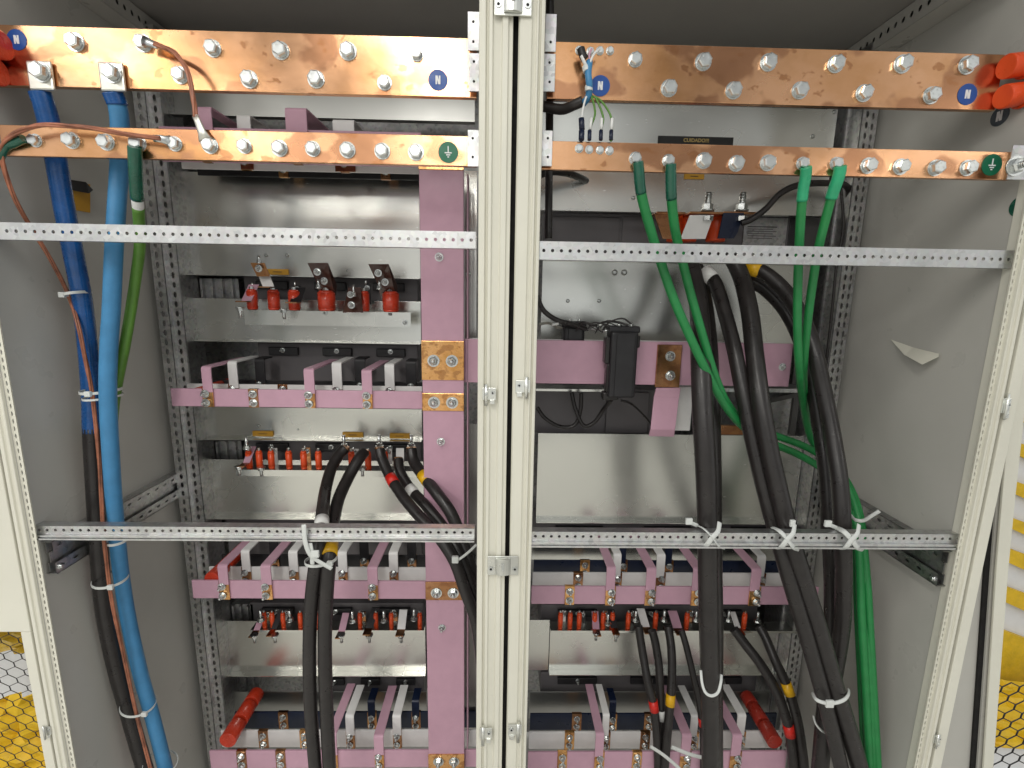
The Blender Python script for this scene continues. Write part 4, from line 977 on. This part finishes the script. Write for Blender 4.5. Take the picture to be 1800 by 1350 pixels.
def strip(name, pts, w, mat, parent, flat=.3): return MB().tube(path(pts, 6), wr(*pts[0], w), n=8, flat=flat).build(name, mat, parent)
r = thing('cable_tie', 'long nylon tie hung over the low left rail down to the cable pair', 'cable tie', P(540, 925, 0))
strip('band', [(534, 922, .004), (536, 950, .0), (545, 975, .005), (562, 988, .008), (583, 1000, .012)], 9, 'tie', r)
strip('band', [(545, 955, .004), (548, 972, .006), (549, 992, .01)], 8, 'tie', r)
MB().box(*boxpx(546, 560, 969, 981, -.001, .006)).build('buckle', 'tie', r, bevel=.0015)
r = thing('cable_tie', 'nylon tie reaching from the post to the cables over the tall pink bar', 'cable tie', P(815, 975, .1))
strip('band', [(838, 957, .08), (822, 972, .085), (806, 984, .09)], 5, 'tie', r); MB().box(*boxpx(794, 806, 979, 991, .085, .008)).build('buckle', 'tie', r, bevel=.002)

# right: green cables
cable('green cable with dark green tape, leftmost on the right narrow copper bar', [(1121, 284, .018), (1123, 300, .022), (1127, 340, .035), (1141, 395, .055), (1158, 450, .07), (1182, 520, .075), (1212, 590, .085), (1243, 655, .10), (1272, 708, .12), (1305, 748, .15), (1350, 776, .22), (1405, 800, .28), (1455, 832, .27), (1490, 880, .21), (1506, 930, .16), (1511, 1000, .13), (1515, 1100, .10), (1521, 1200, .085), (1530, 1370, .06)], 17.5, 'grn', shrink=((1126, 342, 'dgrn', 1.08),), w_at=4)
cable('green cable with dark green tape, second on the right narrow copper bar', [(1179, 288, .018), (1179, 305, .022), (1180, 345, .035), (1186, 400, .06), (1197, 450, .085), (1215, 520, .095), (1238, 600, .105), (1258, 665, .12), (1282, 715, .14), (1320, 752, .18), (1370, 768, .25), (1425, 790, .29), (1470, 822, .27), (1500, 870, .21), (1515, 930, .16), (1520, 1000, .13), (1524, 1100, .105), (1529, 1200, .085), (1537, 1370, .06)], 17, 'grn', shrink=((1180, 348, 'dgrn', 1.12),), w_at=4)
cable('green cable with mint tape, third on the right narrow copper bar', [(1417, 294, .018), (1416, 310, .024), (1411, 340, .035), (1407, 390, .05), (1404, 450, .07), (1402, 520, .09), (1402, 590, .11), (1405, 650, .15), (1412, 710, .24), (1425, 770, .30), (1455, 815, .29), (1487, 860, .24), (1500, 920, .19), (1505, 1000, .155), (1509, 1100, .13), (1522, 1370, .085)], 17, 'grn', shrink=((1409, 352, 'mint', 1.15),), w_at=4)
cable('green cable with mint tape, fourth on the right narrow copper bar', [(1477, 292, .018), (1474, 310, .024), (1462, 345, .04), (1450, 390, .055), (1438, 440, .07), (1428, 500, .09), (1419, 570, .12), (1413, 640, .17), (1414, 700, .25), (1424, 765, .33), (1456, 800, .29), (1493, 862, .215), (1513, 930, .155), (1523, 1010, .125), (1529, 1100, .10), (1544, 1370, .055)], 17, 'grn', shrink=((1460, 350, 'mint', 1.25),), w_at=4)
for px, py, nm in ((1120, 283, 'steel'), (1179, 287, 'steel')): pass
# thin black cable
cable('thin black cable arching from the heavy stud to the rear upright', [(1303, 392, .34), (1320, 386, .335), (1345, 368, .33), (1372, 340, .33), (1405, 325, .34), (1450, 322, .36), (1486, 326, .40), (1492, 350, .42), (1488, 420, .44)], 11, 'cable', w_at=3, n=12)
cable('thin black cable leaving a hole in the tall grey plate near the post', [(940, 312, .30), (965, 302, .33), (995, 304, .37), (1018, 312, .42), (1030, 318, .465)], 14, 'cable', w_at=2, n=12)
cable('black hose curving from the post down to the short current transformer', [(944, 520, .26), (955, 545, .26), (978, 562, .27), (1005, 570, .28), (1030, 578, .3)], 9, 'cable', w_at=2, n=12)

# right: heavy black cables
B = [
 ('thick black cable hanging vertically, leftmost of the heavy cables', [(1212, 462, .30), (1222, 500, .26), (1230, 560, .20), (1232, 640, .12), (1236, 740, .075), (1241, 840, .055), (1244, 940, .052), (1245, 1040, .05), (1247, 1140, .055), (1249, 1240, .06), (1250, 1380, .06)], 37, ()),
 ('thick black cable just behind the leftmost heavy one', [(1222, 470, .36), (1236, 520, .33), (1246, 600, .27), (1250, 700, .20), (1252, 800, .15), (1253, 900, .12), (1254, 1000, .11), (1256, 1100, .11), (1256, 1240, .12), (1257, 1380, .12)], 32, ()),
 ('thick black cable with a white ring at its top', [(1240, 478, .32), (1258, 500, .29), (1274, 550, .24), (1290, 610, .18), (1304, 680, .14), (1322, 770, .11), (1343, 860, .085), (1365, 940, .07), (1385, 1010, .055), (1412, 1100, .05), (1438, 1190, .05), (1462, 1280, .05), (1486, 1380, .05)], 29, ((1247, 483, 'bandw'),)),
 ('thick black cable crossing in front of the others to the bottom', [(1288, 455, .30), (1304, 490, .27), (1318, 550, .21), (1326, 620, .16), (1336, 700, .11), (1352, 790, .08), (1370, 870, .06), (1388, 940, .052), (1412, 1020, .05), (1440, 1110, .05), (1466, 1200, .05), (1494, 1290, .05), (1520, 1380, .05)], 35, ()),
 ('thick black cable with a yellow ring at its top', [(1310, 470, .33), (1340, 478, .30), (1378, 510, .26), (1410, 560, .21), (1432, 620, .17), (1448, 690, .15), (1464, 770, .12), (1476, 850, .08), (1481, 940, .06), (1483, 1020, .08), (1480, 1100, .10), (1468, 1180, .11), (1453, 1260, .11), (1440, 1380, .11)], 32, ((1326, 472, 'bandy'),)),
 ('thick black cable curving behind the yellow ringed one', [(1315, 492, .36), (1345, 508, .34), (1380, 545, .31), (1408, 600, .27), (1426, 660, .24), (1440, 740, .21), (1452, 830, .17), (1458, 930, .14), (1462, 1030, .15), (1460, 1130, .17), (1450, 1230, .17), (1436, 1380, .17)], 30, ())]
for lb, pts, w, bd in B: cable(lb, pts, w, 'cable', bands=bd, w_at=6)
# small lower-right cables
SM = [
 ('small black cable with a red band, first from the right centre post', [(1122, 1100, .36), (1130, 1150, .33), (1138, 1195, .30), (1149, 1240, .28), (1155, 1300, .27), (1158, 1380, .27)], 15, ((1148, 1238, 'bandr'),)),
 ('small black cable with a white band beside the red banded one', [(1146, 1108, .35), (1152, 1130, .34), (1158, 1170, .32), (1161, 1225, .30), (1162, 1290, .29), (1152, 1380, .29)], 15, ((1161, 1255, 'bandw'),)),
 ('small black cable with a yellow band beside the red and white banded ones', [(1174, 1100, .36), (1180, 1140, .33), (1181, 1190, .30), (1178, 1235, .28), (1172, 1300, .26), (1166, 1380, .26)], 16, ((1178, 1231, 'bandy'),)),
 ('small black cable with a red band close to the thick vertical cable', [(1198, 1108, .35), (1206, 1135, .33), (1218, 1185, .30), (1230, 1240, .28), (1236, 1300, .27), (1236, 1380, .27)], 12, ((1233, 1266, 'bandr'),)),
 ('small black cable with a yellow band right of the thick vertical cable', [(1334, 1100, .36), (1345, 1120, .34), (1362, 1160, .30), (1383, 1205, .27), (1400, 1260, .25), (1410, 1320, .24), (1416, 1380, .24)], 17, ((1385, 1210, 'bandy'),)),
 ('small black cable with a red and white band at the lower right', [(1290, 1106, .35), (1308, 1130, .33), (1335, 1165, .30), (1360, 1205, .28), (1378, 1250, .26), (1390, 1300, .25), (1398, 1380, .25)], 17, ((1387, 1283, 'bandr'),))]
for lb, pts, w, bd in SM: cable(lb, pts, w, 'cable', bands=bd, w_at=3, n=14)
# crossing ties on the low right rail
for (x, y, lb, sd) in ((1252, 940, 'crossed nylon tie on the low right rail at the vertical cable', -1), (1384, 943, 'crossed nylon tie on the low right rail, middle of three', 1), (1497, 944, 'crossed nylon tie on the low right rail nearest the green cables', -1)):
    r = thing('cable_tie', lb, 'cable tie', P(x, y, 0))
    strip('band', [(x - 26, y - 16, .03), (x - 14, y - 10, .006), (x, y + 4, -.002), (x + 10, y + 18, .004), (x + 20, y + 22, .03)], 9, 'tie', r)
    strip('band', [(x + 13, y - 22, .012), (x + 10, y - 6, .0), (x, y + 5, -.004), (x - 10, y + 18, .003), (x - 20, y + 21, .03)], 9, 'tie', r)
    if sd < 0: strip('tail', [(x - 26, y - 16, .03), (x - 40, y - 22, .025)], 7, 'tie', r); MB().box(*boxpx(x - 46, x - 34, y - 28, y - 17, .02, .006)).build('buckle', 'tie', r, bevel=.0015)
    else: MB().box(*boxpx(x + 6, x + 15, y - 28, y - 16, .008, .006)).build('buckle', 'tie', r, bevel=.0015)
for lb, pts, w, bk in (('nylon tie looped low round the vertical black cable', [(1232, 1178, .05), (1234, 1200, .036), (1240, 1217, .026), (1251, 1223, .022), (1262, 1217, .026), (1267, 1200, .036), (1268, 1186, .05)], 5, None),
        ('nylon tie round the diagonal black cables at the lower right', [(1428, 1218, .055), (1434, 1229, .03), (1448, 1235, .022), (1465, 1236, .02), (1482, 1231, .022), (1491, 1222, .034), (1492, 1212, .055)], 6, (1453, 1467, 1233, 1245)),
        ('nylon tie on the rear black cables just below the diagonal tie', [(1430, 1258, .10), (1434, 1272, .085), (1444, 1284, .078), (1456, 1290, .08)], 5, None),
        ('mint tinted nylon tie with a loose tail round the green cables', [(1496, 906, .16), (1504, 914, .135), (1518, 915, .125), (1533, 906, .115), (1546, 898, .11)], 6, None)):
    r = thing('cable_tie', lb, 'cable tie', P(*pts[2])); strip('band', pts, w, 'tie', r, .5)
    if bk: MB().box(*boxpx(*bk, .016, .006)).build('buckle', 'tie', r, bevel=.0015)
r = thing('cable_tie', 'two long loose tie tails above the lowest pink bar on the right', 'cable tie', P(1180, 1310, .22))
strip('tail', [(1143, 1312, .22), (1170, 1330, .2), (1210, 1365, .19)], 7, 'tie', r); strip('tail', [(1180, 1313, .22), (1210, 1325, .21), (1236, 1332, .21)], 8, 'tie', r)

# ---- small wiring fan by the right post
fan = [(1020, 82), (1040, 84), (1057, 83), (1075, 83)]
bolts(n2[2], [(x, y, .52) for x, y in fan], YN, MED)
bolts(e2[2], [(1020, 257, .55), (1038, 259, .52), (1057, 260, .52), (1074, 261, .55)], YPE, MED)
r = thing('wire_bundle', 'bundle of light blue wires taped together on the wide copper bar by the post', 'wire bundle', P(1030, 130, .05))
MB().tube(path([(1036, 108, .045), (1034, 130, .04), (1036, 150, .04), (1034, 170, .05), (1025, 182, .06)], 6), wr(1034, 140, .04, 12), n=14).build('sheath', 'sky', r)
MB().tube(path([(1030, 118, .045), (1031, 122, .043), (1032, 126, .042)], 3), wr(1034, 140, .04, 14), n=14).build('tape', 'tie', r)
MB().tube(path([(1035, 152, .043), (1035, 156, .042), (1035, 160, .042)], 3), wr(1034, 140, .04, 14), n=14).build('tape', 'tie', r)
MB().tube(path([(1021, 86, .046), (1024, 96, .044), (1028, 104, .044)], 4), wr(1022, 90, .045, 14), n=12).build('dark_boot', 'inkb', r)
MB().tube(path([(1022, 98, .040), (1026, 107, .040), (1030, 116, .042)], 4), wr(1022, 90, .045, 6), n=8).build('marker_sleeve', 'bandw', r)
MB().tube(path([(1054, 86, .048), (1045, 94, .042), (1038, 108, .04), (1036, 122, .04)], 6), wr(1022, 90, .045, 4), n=8).build('white_wire', 'bandw', r)
MB().tube(path([(1040, 86, .048), (1036, 96, .044), (1036, 112, .042)], 6), wr(1022, 90, .045, 4), n=8).build('white_wire', 'pink', r)
r = thing('wire_bundle', 'fan of four thin green and white wires ending on the narrow bar by the post', 'wire bundle', P(1040, 200, .04))
ends = [(1022, 244, 1024, 196), (1036, 246, 1046, 200), (1056, 247, 1060, 205), (1074, 248, 1072, 200)]
for i, (ex, ey, mx, my) in enumerate(ends):
    MB().tube(path([(1036, 168, .05), ((1036 + mx) / 2, 172 + i * 1.0, .045), (mx, my, .035), (ex + (2 if i else 0), 225, .03), (ex, ey, .022)], 8), wr(1040, 200, .04, 3.6), n=8).build('thin_wire', 'grn2' if i else 'bandw', r)
    MB().tube([P(ex + (4 if i == 1 else 2) * (1 if i else 0), 208, .028), P(ex + 1, 228, .026)], wr(1040, 200, .04, 5 if i else 10), n=8).build('marker_sleeve', 'bandw' if i else 'navy', r)
    MB().tube([P(ex + .5, 230, .025), P(ex, 246, .02)], wr(1040, 200, .04, 7 if i else 10), n=10).build('dark_boot', 'navy', r)
cable('black wrapped wire loom coming out from behind the right centre post', [(945, 184, .09), (968, 190, .085), (990, 192, .075), (1008, 185, .062), (1024, 178, .055)], 20, 'cable', name='wire_loom', w_at=2)
cable('black conduit hanging beside the right centre post at the top', [(966, -60, .16), (967, 20, .16), (966, 90, .16), (966, 200, .16), (964, 420, .16)], 14, 'cable', name='conduit', w_at=2)
# wires around the current transformers
for i, (pts, w, lb) in enumerate((([(1012, 575, .29), (1025, 566, .28), (1045, 572, .27), (1062, 566, .26), (1085, 566, .25), (1104, 572, .24)], 4, 'thin black wires looping over the two current transformers'),
    ([(1060, 580, .25), (1072, 566, .24), (1095, 560, .235), (1112, 572, .235)], 3, 'thin black wire arching over the tall current transformer'),
    ([(944, 716, .40), (958, 735, .40), (985, 750, .40), (1010, 747, .40), (1020, 722, .40), (1022, 690, .40)], 7, 'black taped wires looping in the dark recess beside the post'),
    ([(1005, 690, .41), (1012, 720, .40), (1026, 748, .39), (1045, 742, .39), (1062, 718, .38), (1075, 702, .33)], 7, 'black taped wires dropping from the tall current transformer'),
    ([(1092, 704, .30), (1112, 712, .31), (1140, 740, .35), (1150, 760, .38)], 4, 'thin black wire slanting right of the tall current transformer'),
    ([(948, 570, .40), (965, 568, .38), (982, 576, .35), (1000, 574, .32)], 5, 'thin grey wire into the short current transformer'))):
    cable(lb, pts, w, 'cable' if i != 5 else 'lug', name='wire', n=8, w_at=2)
cable('thin black wires clipped to the rear right upright', [(1478, 330, .40), (1482, 400, .395), (1470, 470, .395), (1463, 540, .395), (1452, 640, .395)], 6, 'cable', name='wire', n=8)
# paper bits
c = PX(150, 345, XL)
o = MB().prism([PX(120, 318, XL + .002), PX(158, 324, XL + .002), PX(158, 374, XL + .002), PX(124, 368, XL + .002)], (.001, 0, 0)).build('yellow_tag', 'ylab'); tag(o, 'yellow tag stuck on the side panel between the blue cables', 'label')
o = MB().prism([PX(124, 316, XL + .004), PX(150, 320, XL + .012), PX(163, 334, XL + .02), PX(156, 340, XL + .016), PX(124, 334, XL + .004)], (.001, 0, 0)).build('tape_strip', 'inkb'); tag(o, 'curled black tape over the yellow tag', 'tape')
q = [(1566, 596), (1600, 612), (1648, 622), (1622, 638), (1590, 620)]
o = MB().add([PX(1566, 597, XR - .0005), PX(1606, 611, XR - .0005), PX(1650, 622, XR - .004), PX(1650, 627, XR - .012), PX(1621, 641, XR - .028), PX(1590, 624, XR - .015)], [(0, 1, 5), (1, 2, 3, 4), (1, 4, 5)]).build('peeled_film', 'cream'); tag(o, 'peeled film flap on the right side panel', 'film')
so = o.modifiers.new('thick', 'SOLIDIFY'); so.thickness = .0006

S.render.engine = 'CYCLES'
